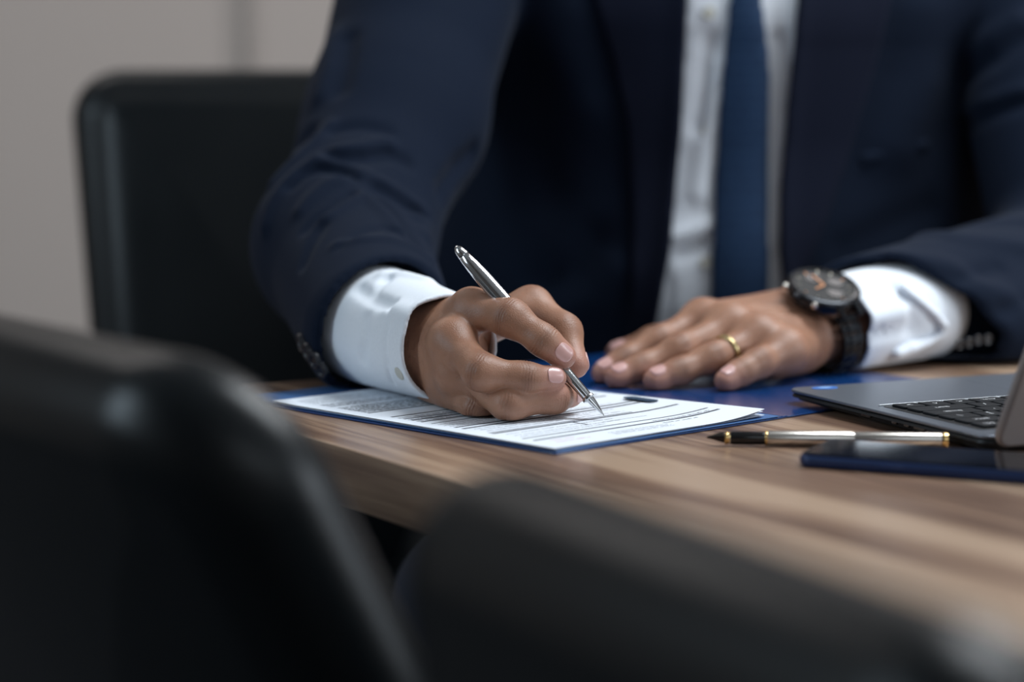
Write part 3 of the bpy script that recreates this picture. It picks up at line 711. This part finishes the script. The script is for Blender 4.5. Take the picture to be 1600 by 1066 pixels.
def ondial(a, r, z=.0078): return dc + nD * z + (Md[:, 0] * math.cos(a) + Md[:, 1] * math.sin(a)) * r * R_
for k in range(12):
    a = k * math.pi / 6
    if k in (1, 2, 10, 4, 5, 7, 8, 11, 3, 9, 0, 6):
        cc = ondial(a, .70); rad = nrm(ondial(a, .8) - dc); Mk_ = np.stack([rad, np.cross(nD, rad), nD], 1)
        slab('hour_marker', Mk_, cc, .0036, .0012, .0006, .0005, .0001, M_marker if k % 3 else M_copper, watch, 1, 2)
for a, r in ((math.pi, .42), (math.pi / 2, .42), (-math.pi / 2, .42)):
    c = ondial(a, r); lathe('subdial', c - nD * .0002, c + nD, [(0, R_ * .21), (.0006, R_ * .21), (.0006, R_ * .17), (.0003, R_ * .165)], M_watch, watch, 28)
for nm, a, L in (('hour_hand', .1, .36), ('minute_hand', -1.7, .55)):
    c = ondial(a, L / 2, .0086); rad = nrm(ondial(a, 1) - ondial(a, 0)); slab(nm, np.stack([rad, np.cross(nD, rad), nD], 1), c, L * R_, .0016, .0004, .0006, .0001, M_copper, watch, 1, 2)
for s_, rr in ((0, .0034), (.55, .0024), (-.55, .0024)):
    v = nrm(-aW * math.cos(s_) + np.cross(nD, -aW) * math.sin(s_)); lathe('crown', dc + nD * .003 + v * R_ * .93, dc + nD * .003 + v * (R_ + .01), [(0, rr * .7), (.002, rr * .75), (.0025, rr), (.0055, rr), (.006, rr * .8)], M_brushed if s_ else M_watch, watch, 20)
nl = 24; ra, rb = .0355, .0290
for k in range(nl):
    a = 2 * math.pi * (k + .5) / nl
    if abs(((a - math.pi / 2 + math.pi) % (2 * math.pi)) - math.pi) < .50: continue
    c = Wc + sdW * math.cos(a) * ra + upW * math.sin(a) * rb; tn = nrm(-sdW * math.sin(a) * ra + upW * math.cos(a) * rb); ot = np.cross(tn, aW)
    ot = ot if ot @ (c - Wc) > 0 else -ot
    for q_, wd in ((0, .010), (-1, .0055), (1, .0055)):
        slab('bracelet_link', np.stack([aW, tn, ot], 1), c + aW * q_ * .0082 + ot * (.0006 if q_ == 0 else 0), wd, .0076, .0034, .0012, .0007, M_watch, watch, 2, 2)
for s_ in (-1, 1):
    for q_ in (-1, 1):
        c = dc + sdW * s_ * R_ * .96 + aW * q_ * .0095 - nD * .001; M_ = np.stack([aW, sdW * s_, np.cross(aW, sdW * s_)], 1)
        a_ = nrm(sdW * s_ * .8 - nD * .6); slab('lug', np.stack([aW, a_, np.cross(aW, a_)], 1), c, .0042, .014, .005, .0018, .0012, M_watch, watch, 2, 3)
# wedding ring round the left ring finger
ra_ = LR.p[0] * .30 + LR.p[1] * .70; rx = nrm(LR.p[1] - LR.p[0]); rr0 = .30 * LR.r[0] + .70 * LR.r[1]
ringt = thing('wedding_ring', ra_, 'plain gold band with a bright edge on the left ring finger', 'ring')
Mr = frame(rx); V_ = []; F2 = []; pr = [(-.0024, .0004), (-.0019, .0016), (0, .0020), (.0019, .0016), (.0024, .0004), (.0019, -.0002), (-.0019, -.0002)]
for k in range(48):
    an = 2 * math.pi * k / 48
    for a, b in pr: V_.append(ra_ + Mr @ V3([(rr0 * 1.02 + b) * math.cos(an), (rr0 * 1.02 + b) * math.sin(an), a]))
for k in range(48):
    for i in range(7): F2.append((k * 7 + i, k * 7 + (i + 1) % 7, ((k + 1) % 48) * 7 + (i + 1) % 7, ((k + 1) % 48) * 7 + i))
link('band', mesh('band', V_, F2), M_ringgold, ringt)
# ------------------------------------------------------------------ pen in the hand
pn, pt = P(943.5, 650, 1.656), P(712, 385, 1.690); pax = nrm(pt - pn); PLN = float(np.linalg.norm(pt - pn))
pen = thing('fountain_pen', pn, 'polished silver fountain pen held in the writing hand, nib on the paper', 'pen')
at = lambda t: pn + pax * t
lathe('barrel', at(.0155), at(1), [(0, .0030), (.001, .0041), (.0022, .0042), (.0026, .0035), (.0040, .0036), (.030, .0044), (.066, .0048), (.0665, .0044), (.085, .0044)], M_steel, pen, 40)
lathe('collar', at(.0150), at(1), [(0, .0034), (.0006, .0044), (.0022, .0045), (.0030, .0040)], M_steel, pen, 40)
capp = lathe('cap', at(.084), at(1), [(0, .0044), (.0006, .0053), (.006, .0055), (.028, .0059), (.046, .0056), (PLN - .084 - .018, .0049), (PLN - .084 - .010, .0042), (PLN - .084 - .0096, .0039), (PLN - .084 - .009, .0041), (PLN - .084 - .003, .0031), (PLN - .084 - .0006, .0017), (PLN - .084, .0003)], M_steel, pen, 40)
# nib: a curved tapering blade with a slit, feed beneath it
Mn = frame(pax, (0, -.5, 1)); V_ = []; F2 = []; ns = 16; npf = 12
for i in range(npf + 1):
    t = i / npf; L = .0168 * (1 - t) ; half = .0031 * (1 - t ** 1.6) * (1 if t > .25 else 1) + .00022
    for th in (0, 1):
        for k in range(ns + 1):
            an = (k / ns - .5) * math.pi * .95; rr = max(half, .0003) - th * .00018
            V_.append(pn + Mn @ V3([rr * math.cos(an) + .0002, rr * math.sin(an), L]))
w2 = 2 * (ns + 1)
for i in range(npf):
    for k in range(ns):
        a = i * w2 + k; F2.append((a, a + 1, a + w2 + 1, a + w2)); a += ns + 1; F2.append((a, a + w2, a + w2 + 1, a + 1))
link('nib', mesh('nib', V_, F2), M_steel, pen)
lathe('feed', at(.0018), at(1), [(0, .0004), (.006, .0014), (.0145, .0026)], M_nibdark, pen, 16, .8)
# ------------------------------------------------------------------ pen lying on the table
q0, q1 = T(1104, 684, .7553), T(1481, 688, .7553); qa = nrm(q1 - q0); QL = float(np.linalg.norm(q1 - q0)); qt = lambda t: q0 + qa * t
pen2 = thing('fountain_pen', q0 * [1, 1, 0] + [0, 0, .75], 'brushed steel fountain pen with black grip and gold bands lying on the table', 'pen')
u_ = QL / 376.0
lathe('nib', qt(0), q1, [(0, .0003), (.0008, .0006), (9 * u_, .0012), (20 * u_, .0026), (28 * u_, .0034)], M_nibdark, pen2, 24, .8, (0, 0, 1))
V_ = []; F2 = []
for i in range(9):
    t = i / 8; L = 2 * u_ + 32 * u_ * t; hw = .0006 + .0034 * min(1, t * 1.5) * (1 if t < .8 else 1 - (t - .8))
    for k in range(9):
        an = (k / 8 - .5) * math.pi * .8; V_.append(qt(L) + V3([0, hw * math.sin(an), hw * math.cos(an) * .9 + .0004]))
for i in range(8):
    for k in range(8): a = i * 9 + k; F2.append((a, a + 1, a + 10, a + 9))
link('nib_blade', mesh('nib_blade', V_, F2), mat('blackened_nib', (.10, .085, .075), .16, .9), pen2)
lathe('grip_ring', qt(28 * u_), q1, [(0, .0037), (.0004, .0043), (.0014, .0044), (.0018, .0040), (.0030, .0040), (.0034, .0043)], M_gold, pen2, 32)
lathe('grip', qt(37 * u_), q1, [(0, .0041), (.002, .0044), (50 * u_, .0044), (54 * u_, .0043)], M_black, pen2, 32)
lathe('barrel_ring', qt(91 * u_), q1, [(0, .0045), (.0005, .0050), (.0015, .0050), (.002, .0047)], M_gold, pen2, 32)
lathe('barrel', qt(95 * u_), q1, [(0, .0048), (.001, .0050), (132 * u_, .0052), (134 * u_, .0048), (160 * u_, .0048)], M_brushed, pen2, 40)
lathe('barrel_end', qt(230 * u_), q1, [(0, .0047), (.0008, .0050), (135 * u_, .0049), (136 * u_, .0048)], M_brushed, pen2, 40)
lathe('end_band', qt(367 * u_), q1, [(0, .0050), (.0004, .0052), (.0018, .0052), (.0036, .0050), (.0038, .0044), (.0034, .0040)], M_gold, pen2, 32)
# ------------------------------------------------------------------ blue folder, opened flat
c0 = V3([*T(868, 712, .75)[:2], 0]); fu = nrm([.1500, .1560, 0]); fu = nrm(T(1207, 656, .75) * [1, 1, 0] - c0 - V3([0, .004, 0])); fv = V3([-fu[1], fu[0], 0])
FM = np.stack([fu, fv, [0, 0, 1]], 1)
folder = thing('folder', c0 + fu * .22 + fv * .15 + [0, 0, .75], 'glossy blue card folder opened flat beneath the papers and left hand', 'folder')
Wf, Hf = .226, .335
def slab_uv(name, uu, vv, z, w_, h_, t, m, parent, r=.002, bev=.0003, warp=None, M=FM):
    return slab(name, M, c0 + M[:, 0] * uu + M[:, 1] * vv + [0, 0, z], w_, h_, t, r, bev, m, parent, 1, 3, warp)
slab_uv('folder_back', Wf / 2, Hf / 2, .7509, Wf, Hf, .0014, M_folder, folder)
slab_uv('folder_flap', Wf / 2 - .002, Hf / 2, .7522, Wf - .008, Hf, .0007, M_fedge, folder)
slab_uv('folder_cover', Wf * 1.5 + .002, Hf / 2, .7509, Wf, Hf, .0014, M_folder, folder)
slab_uv('spine', Wf, Hf / 2, .7512, .006, Hf, .0018, M_folder, folder)
# ------------------------------------------------------------------ sheets of paper
def sheet(name, du, dv, rot, z, label, curl=0.0, wv=0):
    ca, sa = math.cos(rot), math.sin(rot); M = np.stack([fu * ca + fv * sa, fv * ca - fu * sa, [0, 0, 1]], 1); W_, H_ = .205, .290; nu, nv = 24, 30
    V_ = []; F2 = []
    def hgt(u, v):
        e = max(0, (u / W_ - .72) / .28); return z + curl * e * e * max(0, 1 - v / .16) + wv * math.sin(v * 28 + du * 99) * .5 * max(0, 1 - u / .1)
    org = c0 + FM[:, 0] * du + FM[:, 1] * dv
    for s_ in (0, 1):
        for j in range(nv + 1):
            for i in range(nu + 1):
                u, v = W_ * i / nu, H_ * j / nv; q = org + M[:, 0] * u + M[:, 1] * v; V_.append((q[0], q[1], hgt(u, v) + (.00022 if s_ else 0)))
    n1 = (nu + 1) * (nv + 1)
    for j in range(nv):
        for i in range(nu):
            a = j * (nu + 1) + i; F2.append((a, a + nu + 1, a + nu + 2, a + 1)); F2.append((n1 + a, n1 + a + 1, n1 + a + nu + 2, n1 + a + nu + 1))
    edge = [i for i in range(nu + 1)] + [(j * (nu + 1) + nu) for j in range(1, nv + 1)] + [nv * (nu + 1) + i for i in range(nu - 1, -1, -1)] + [j * (nu + 1) for j in range(nv - 1, 0, -1)]
    for a, b in zip(edge, edge[1:] + edge[:1]): F2.append((a, b, b + n1, a + n1))
    o = thing(name, org + [0, 0, z], label, 'paper', 'sheets of the form'); s_ = link('sheet', mesh('sheet', V_, F2), M_paper, o); s_.data.set_sharp_from_angle(angle=.6)
    return o, M, org, hgt
sheet('paper_sheet', .003, .003, .004, .7529, 'undermost white sheet of the stack, showing only its thin edge above the blue folder', .001)
sheet('paper_sheet', .002, .006, -.008, .7534, 'middle white sheet, its corner peeping from under the printed form near the lying pen', .003)
top, TM, torg, thg = sheet('paper_sheet', .001, .002, .0, .7540, 'topmost sheet, a printed form with dark ruled lines being signed', .0045)
ink, inkl, inkp = [], [], []
def strip(dst, u0, u1, v, hgt_, seg=1):
    for i in range(seg):
        a, b = u0 + (u1 - u0) * i / seg, u0 + (u1 - u0) * (i + 1) / seg; q = []
        for u, vv in ((a, v), (b, v), (b, v + hgt_), (a, v + hgt_)):
            p_ = torg + TM[:, 0] * u + TM[:, 1] * vv; q.append((p_[0], p_[1], thg(u, vv) + .00028))
        dst.append(q)
def textline(dst, u0, u1, v, hh=.0014, fill=.82):
    u = u0
    while u < u1:
        wd = rng.uniform(.004, .012); e = min(u + wd, u1); x = u
        while x < e:
            lw = rng.uniform(.0007, .0012); strip(dst, x, min(x + lw, e), v + rng.uniform(0, .0002), hh * rng.choice([.7, .7, 1.0, 1.15])); x += lw + .00035
        u = e + rng.uniform(.0010, .0022)
# the form reads away from the lying pen: v grows up the page
R0, R1 = .012, .193
for v, u0, u1, th_ in ((.030, R0, R1, .0009), (.041, R0, R1, .0006), (.0690, R0, R1, .0009), (.0735, R0, .150, .0005), (.098, R0, R1, .0010), (.106, R0, R1, .0009), (.130, R0, .120, .0005), (.140, R0, R1, .0009), (.1495, R0, R1, .0010), (.1580, R0, R1, .0008), (.171, R0, R1, .0008), (.196, R0, R1, .0007)):
    strip(ink, u0, u1, v, th_ * 3.2, 12)
strip(ink, .085, .087, .055, .014); strip(ink, .1, .145, .0555, .0005)
for v in (.0485, .054, .0615, .0805, .0870, .0925): textline(inkl, R0 + .005, R1 - rng.uniform(.02, .1), v, .0012)
for v in (.112, .1175, .1235): textline(inkl, R0, R1 - rng.uniform(0, .08), v, .0012)
for v in (.144, .1535, .163): textline(inkl, R0, R1 - .03, v, .0026)
for k in range(9): textline(ink if k % 2 else inkl, R0, R1 - .004, .200 + k * .0036, .0024)
for k in range(4): textline(inkl, R0, R1 - .004, .2375 + k * .0036, .0022)
for k in range(5): textline(inkl, R0, R1 - rng.uniform(0, .06), .257 + k * .0045, .0013)
textline(ink, .130, .188, .0345, .0018); textline(ink, .128, .165, .0240, .0014)
for v in (.0195, .0160, .0128): textline(inkl, .070, .128, v, .0011)
textline(inkp, .018, .050, .0160, .0018); textline(inkp, .02, .042, .0235, .0014)
for nm, dst, m_ in (('printed_lines', ink, M_ink), ('printed_text', inkl, M_inklight), ('printed_stamp', inkp, M_pink)):
    vs = [q for d in dst for q in d]; link(nm, mesh(nm, vs, [(4 * i, 4 * i + 1, 4 * i + 2, 4 * i + 3) for i in range(len(dst))], False), m_, top)['kind'] = 'stuff'
# pen stroke just written
pts = [pn * [1, 1, 0] + fu * a + fv * b for a, b in ((0, 0), (-.006, .001), (-.012, .0025), (-.02, .002), (-.03, .004))]
# oval slot cut in the sheet edge showing the blue pocket behind
so = T(1001, 623.5, .7563); slab('folder_tab', FM, so, .011, .030, .0003, .0050, .0001, mat('tab_blue', (.008, .040, .085), .5), folder, 1, 8)
# ------------------------------------------------------------------ laptop
lA = V3([*T(1227, 607, .762)[:2], 0]); ls = V3([*nrm([.414, -.910]), 0]); lf = V3([.910, .414, 0]) / np.linalg.norm([.910, .414]); LD, LW = .246, .345
laptop = thing('laptop', lA + ls * LD / 2 + lf * LW / 2 + [0, 0, .75], 'open grey laptop seen from behind its lid corner, black keys and thin dark base', 'laptop')
LM_ = np.stack([lf, ls, [0, 0, 1]], 1)
if np.linalg.det(LM_) < 0: LM_ = np.stack([lf, ls, [0, 0, -1]], 1)
LMz = np.stack([lf, -ls, [0, 0, 1]], 1)
cL = lA + lf * LW / 2 + ls * LD / 2
slab('palm_deck', LMz, cL + [0, 0, .7612], LW, LD, .0022, .012, .0007, M_lap, laptop, 2, 8)
def wedge(V):
    t = np.clip((V[:, 1] / (LD / 2) + 1) / 2, 0, 1)      # 1 = front edge
    s_ = np.where(V[:, 2] < 0, 1 - .0045 / .0045 * 0, 1); V = V.copy(); low = V[:, 2] < 0
    V[low, 2] += .0040 * t[low] ** 6; V[low, 0] *= .985; V[low, 1] *= .985; return V
slab('base', LMz, cL + [0, 0, .7558], LW - .001, LD - .001, .0086, .012, .003, M_plastic, laptop, 3, 8, wedge)
for a_, b_ in ((.03, .03), (.295, .03), (.03, .19), (.295, .19)):
    c = lA + lf * a_ + ls * b_; lathe('rubber_foot', c + [0, 0, .7518], c + [0, 0, 1], [(0, .006), (.0022, .006)], M_plastic, laptop, 16)
# keyboard well and keys
kw, kd = .312, .110; kc = lA + lf * LW / 2 + ls * (LD - .026 - kd / 2)
# pixel check places the well's near-left corner about 2 cm in from the side edge
slab('keyboard_well', LMz, kc + [0, 0, .76235], kw + .008, kd + .006, .0004, .004, .0001, M_plastic, laptop, 1, 4)
fr_ = slab('keyboard_rim', LMz, kc + [0, 0, .7628] - ls * (kd / 2 + .0046), kw + .010, .0018, .0012, .0005, .0002, M_chrome_edge, laptop, 1, 3)
rows = [['esc'] + ['F%d' % i for i in range(1, 13)] + ['del'], list('`1234567890-=') + ['back'], ['tab'] + list('QWERTYUIOP[]') + ['\\'], ['caps'] + list("ASDFGHJKL;'") + ['enter'], ['shift'] + list('ZXCVBNM,./') + ['shift'], ['ctrl', 'fn', 'win', 'alt', '', 'alt', 'ctrl', '<', '^', '>']]
wid = {'back': 1.7, 'tab': 1.4, '\\': 1.3, 'caps': 1.7, 'enter': 2.0, 'shift': 2.3, 'ctrl': 1.3, '': 5.2, 'alt': 1.1}
cache = {}; legends = []
for r_, row in enumerate(rows):
    tot = sum(wid.get(k, 1) for k in row); x = 0; rh = kd / 6
    for k in row:
        wk = wid.get(k, 1) * kw / tot; cx = x + wk / 2; x += wk
        # the typist sits at the far side: his left is at +lf seen from here
        pos = kc - lf * (kw / 2 - cx) * -1 * -1 + ls * (kd / 2 - rh * (r_ + .5)) + [0, 0, .7634]
        pos = kc + lf * (kw / 2 - cx) + ls * (kd / 2 - rh * (r_ + .5)) + [0, 0, .7634]
        key = (round(wk, 5),)
        if key not in cache:
            o = slab('key', LMz, (0, 0, 0), wk - .0026, rh - .0026, .0018, .0018, .0006, M_key, laptop, 2, 3); cache[key] = o.data
            o.matrix_parent_inverse = Matrix.Identity(4); o.location = Vector(pos) - laptop.location
        else:
            o = bpy.data.objects.new('key', cache[key]); COL.objects.link(o); o.parent = laptop; o.location = Vector(pos) - laptop.location
        if k: legends.append((k.upper() if len(k) > 1 else k, o, pos, wk, rh))
tcur = {}
for k, o, pos, wk, rh in legends:
    if k not in tcur:
        cu = bpy.data.curves.new('legend', 'FONT'); cu.body = {'WIN': '#'}.get(k, k); cu.size = .0085 if len(k) == 1 else .0048; cu.align_x = 'CENTER'; cu.align_y = 'CENTER'
        to = bpy.data.objects.new('legend', cu); COL.objects.link(to); bpy.context.view_layer.update()
        me = bpy.data.meshes.new_from_object(to.evaluated_get(bpy.context.evaluated_depsgraph_get())); bpy.data.objects.remove(to); me.materials.append(M_white)
        R3 = Matrix(((-lf[0], ls[0] * -1 * -1 * -1 * -1, 0), (-lf[1], ls[1], 0), (0, 0, 1))).to_4x4(); me.transform(R3)
        if me.polygons and sum(p.normal.z for p in me.polygons) < 0: me.flip_normals()
        tcur[k] = me
    lo = bpy.data.objects.new('legend', tcur[k]); COL.objects.link(lo); lo.parent = o; lo.location = (0, 0, .00098)
slab('touchpad', LMz, lA + lf * (LW / 2 + .02) + ls * .046 + [0, 0, .76225], .10, .058, .0003, .004, .0001, M_lap, laptop, 1, 4)
lathe('sticker', lA + lf * .026 + ls * .012 + [0, 0, .7622], lA + lf * .026 + ls * .012 + [0, 0, 1], [(0, .0105), (.0004, .0105)], M_stick, laptop, 32, .62, tuple(lf))
lathe('sticker_mark', lA + lf * .026 + ls * .012 + [0, 0, .76262], lA + lf * .026 + ls * .012 + [0, 0, 1], [(0, .0055), (.0001, .0055)], mat('sticker_pale', (.3, .5, .8), .4), laptop, 24, .5, tuple(lf))
for k, (a_, w_) in enumerate(((.105, .012), (.14, .006), (.155, .006), (.17, .013))):
    slab('port', np.stack([ls, V3([0, 0, 1]), np.cross(ls, [0, 0, 1])], 1), lA + ls * a_ + lf * .0030 + [0, 0, .7572], w_, .0035, .004, .001, .0002, M_black, laptop, 1, 2)
# lid, opened past upright
lean = math.radians(27); ld = nrm(ls * math.sin(lean) + V3([0, 0, 1]) * math.cos(lean)); ln = np.cross(lf, ld); LH = .222
hc = lA + lf * LW / 2 + ls * (LD + .006) + [0, 0, .7565]
MLd = np.stack([lf, ld, np.cross(lf, ld)], 1)
lid = slab('lid', MLd, hc + ld * (LH / 2) + [0, 0, 0], LW, LH, .0068, .012, .0032, M_lid, laptop, 4, 8)
inn = nrm(-ls * math.cos(lean) + V3([0, 0, 1]) * math.sin(lean))
slab('screen', MLd, hc + ld * (LH / 2 + .004) + inn * .0036, LW - .016, LH - .026, .0006, .003, .0001, M_glass, laptop, 1, 3)
lathe('hinge', lA + ls * (LD - .001) + lf * .03 + [0, 0, .7600], lA + ls * (LD - .001) + lf * 1 + [0, 0, .76], [(0, .0035), (.0005, .0042), (LW - .06, .0042), (LW - .0595, .0035)], M_plastic, laptop, 16)
# ------------------------------------------------------------------ phone
pA = V3([*T(1243, 728, .751)[:2], 0]); pB = V3([*T(1600, 756, .751)[:2], 0]); pd = nrm(pB - pA); pf = V3([-pd[1], pd[0], 0]); PLg, PWd = .155, .066
PM = np.stack([pd, pf, [0, 0, 1]], 1); pc = pA + pd * PLg / 2 + pf * PWd / 2
phone = thing('smartphone', pc + [0, 0, .75], 'black glass smartphone with dark blue metal rim lying face up by the steel pen', 'phone')
slab('case', PM, pc + [0, 0, .75420], PLg, PWd, .0082, .009, .0034, M_phone, phone, 5, 8)
slab('screen', PM, pc + [0, 0, .75835], PLg - .003, PWd - .003, .0006, .0078, .0002, M_glass, phone, 1, 8)
slab('side_button', np.stack([pd, V3([0, 0, 1]), np.cross(pd, [0, 0, 1])], 1), pc + pd * -.018 - pf * (PWd / 2 - .0001) + [0, 0, .7545], .016, .002, .0008, .0008, .0002, M_phone, phone, 1, 3)
# ------------------------------------------------------------------ leather conference chairs
def panel(name, w_top, w_bot, h, t, r, M, o0, m, parent, bend=.03, puff=.012, nr=12, crown=0.0, bolster=0.0):
    """upholstered pad: outline taper, rolled edges, slightly puffed faces, curved across its width"""
    ins = [];  nb = 8
    for k in range(nb + 1):
        a = math.pi / 2 * k / nb; ins.append((t / 2 * (1 - math.sin(a)), -t / 2 * math.cos(a)))
    pf_ = [(t / 2 + r * .9 * q, t / 2 + puff * .75 * math.sin(q * math.pi / 2)) for q in (.1, .2, .3, .45, .6, .75, .9, 1.0)]
    prof = [(a, -b) for a, b in pf_[::-1]] + ins + [(a, -b) for a, b in ins[::-1][1:]] + pf_
    V_ = []; F2 = []; n = 4 * (nr + 1)
    for i_, z in prof:
        for x, y in rrect(w_top - 2 * i_, h - 2 * i_, max(r - i_, .004), nr): V_.append((x, y, z))
    for i in range(len(prof) - 1):
        for k in range(n):
            k2 = (k + 1) % n; F2.append((i * n + k, i * n + k2, (i + 1) * n + k2, (i + 1) * n + k))
    V_ = list(V_)
    for s_, base in ((-1, 0), (1, (len(prof) - 1) * n)):
        prev = base
        for f_ in (.97, .94, .91, .88, .85, .82, .79, .76, .72, .68, .62, .55, .45, .3, .1):
            st = len(V_)
            for k in range(n): V_.append((V_[base + k][0] * f_, V_[base + k][1] * f_, s_ * (t / 2 + puff * (1 - .25 * f_ * f_))))
            for k in range(n):
                k2 = (k + 1) % n; F2.append((prev + k2, prev + k, st + k, st + k2) if s_ < 0 else (prev + k, prev + k2, st + k2, st + k))
            prev = st
        F2.append(tuple(prev + k for k in range(n)) if s_ > 0 else tuple(prev + k for k in range(n))[::-1])
    V_ = np.array(V_); gx = 1 - np.abs(2 * V_[:, 0] / w_top) ** 2.2; gy = 1 - np.abs(2 * V_[:, 1] / h) ** 3; face = np.abs(V_[:, 2]) > t / 2 - 1e-6
    xb = w_top / 2 - .062; bump_ = bolster * (np.exp(-(np.maximum(np.abs(V_[:, 0]) - xb, 0) / .030) ** 2)) * np.clip(gy, 0, 1) * (V_[:, 2] > 0)
    V_[:, 2] = np.where(face, np.sign(V_[:, 2]) * (t / 2 + puff * np.clip(gx * gy, 0, 1)) + bump_, V_[:, 2])
    f_ = (V_[:, 1] / h + .5); V_[:, 0] *= (w_bot + (w_top - w_bot) * f_) / w_top
    V_[:, 1] += crown * (1 - (2 * V_[:, 0] / w_top) ** 2) * np.clip(f_, 0, 1)
    V_[:, 2] += bend * (2 * V_[:, 0] / w_top) ** 2
    V_ = V_ @ M.T + np.asarray(o0)
    return link(name, mesh(name, V_, F2), m, parent)
def chair(loc, face, top_z, recline, label, w_top=.46, w_bot=.40, hb=.60, r=.07, t=.07, group='black leather conference chairs', bend=.03, crown=0.0, bolster=0.0, seat_z=.47):
    """face: heading of the sitter in degrees (0 = +x); loc: floor point under the seat"""
    root = thing('conference_chair', (loc[0], loc[1], 0), label, 'chair', group)
    f = V3([math.cos(math.radians(face)), math.sin(math.radians(face)), 0]); s = V3([-f[1], f[0], 0]); rc = math.radians(recline)
    bu = nrm(V3([0, 0, 1]) * math.cos(rc) - f * math.sin(rc)); bn = np.cross(s, bu)
    if bn @ f < 0: s = -s; bn = np.cross(s, bu)
    L0 = V3([loc[0], loc[1], 0])
    piv = L0 - f * .21 + [0, 0, top_z - hb * math.cos(rc)]
    panel('backrest', w_top, w_bot, hb, t, r, np.stack([s, bu, bn], 1), piv + bu * hb / 2, M_leather, root, bend, .012, 12, crown, bolster)
    panel('seat', .44, .44, .46, .085, .08, np.stack([s, f, np.cross(s, f)], 1) if np.cross(s, f)[2] > 0 else np.stack([s, -f, np.cross(s, -f)], 1), L0 + f * .03 + [0, 0, seat_z - .05], M_leather, root, .0, .012)
    bl = piv + bu * .03; slab('back_bracket', np.stack([s, f, [0, 0, 1]], 1) if np.cross(s, f)[2] > 0 else np.stack([-s, f, [0, 0, 1]], 1), L0 - f * .14 + [0, 0, .375], .07, .30, .016, .01, .003, M_plastic, root, 2, 4)
    lathe('back_post', L0 - f * .265 + [0, 0, .372], piv + bu * .16 - bn * (t / 2 - .004), [(0, .018), (float(np.linalg.norm(piv + bu * .16 - bn * (t / 2 - .004) - (L0 - f * .265 + [0, 0, .372]))), .018)], M_plastic, root, 16, .6, tuple(s))
    lathe('gas_column', L0 + [0, 0, .09], L0 + [0, 0, 1], [(0, .030), (.14, .030), (.142, .016), (.285, .016)], M_steel, root, 24)
    lathe('hub', L0 + [0, 0, .075], L0 + [0, 0, 1], [(0, .04), (.01, .045), (.04, .042), (.05, .032)], M_steel, root, 24)
    for k in range(5):
        a = math.radians(face + 36 + 72 * k); dv = V3([math.cos(a), math.sin(a), 0])
        lg = lathe('leg', L0 + dv * .03 + [0, 0, .098], L0 + dv * .26 + [0, 0, .072], [(0, .022), (.22, .014), (.235, .012)], M_steel, root, 16, .7, (0, 0, 1))
        cs = lathe('caster', L0 + dv * .25 + V3([-dv[1], dv[0], 0]) * .022 + [0, 0, .0305], L0 + dv * .25 - V3([-dv[1], dv[0], 0]) * 1 + [0, 0, .0305], [(0, .026), (.003, .030), (.016, .030), (.018, .02), (.026, .02), (.028, .030), (.041, .030), (.044, .026)], M_plastic, lg, 20)
    return root
# chair behind the man's writing arm
def place(px, py, d, face, recline, top_z, w_top, hb, corner_side):
    """floor point for a chair whose upper back corner is seen at a given place"""
    f = V3([math.cos(math.radians(face)), math.sin(math.radians(face)), 0]); s = V3([-f[1], f[0], 0])
    c = P(px, py, d); L0 = c + s * corner_side * w_top / 2 + f * .21 + f * hb * math.sin(math.radians(recline)); return L0
zA = float(P(300, 110, 2.62)[2]); LA = place(108, 110, 2.62, -88, 8, zA, .50, .62, 1)
chair(LA, -88, zA, 8, 'black leather chair standing empty against the beige wall, behind the writing arm', .50, .40, .62, .060, .075, bend=.006, bolster=.024)
# near chairs tucked to the long side of the table, seen from behind
zB = float(P(400, 622, 1.06)[2]); LB = place(292, 574, 1.06, 36, 24, zB, .50, .66, 1)
chair(LB, 36, zB, 24, 'black leather chair back at the near left, large and blurred, hiding the table corner', .50, .62, .66, .075, .07, crown=.006)
zC = float(P(740, 714, 1.0)[2]); LC = place(690, 712, 1.0, 27, 12, zC, .40, .56, -1)
chair(LC, 27, zC, 12, 'lower blurred black chair back in the bottom centre, right of the larger one', .40, .40, .58, .060, .07, bend=.0, crown=.008)
# his own chair
LD_ = V3([CX + .02, 2.48, 0]); own = chair(LD_, -90, .93, 10, 'black leather chair the man sits on, hidden behind his back', .44, .40, .50, .06, .07, seat_z=.425)
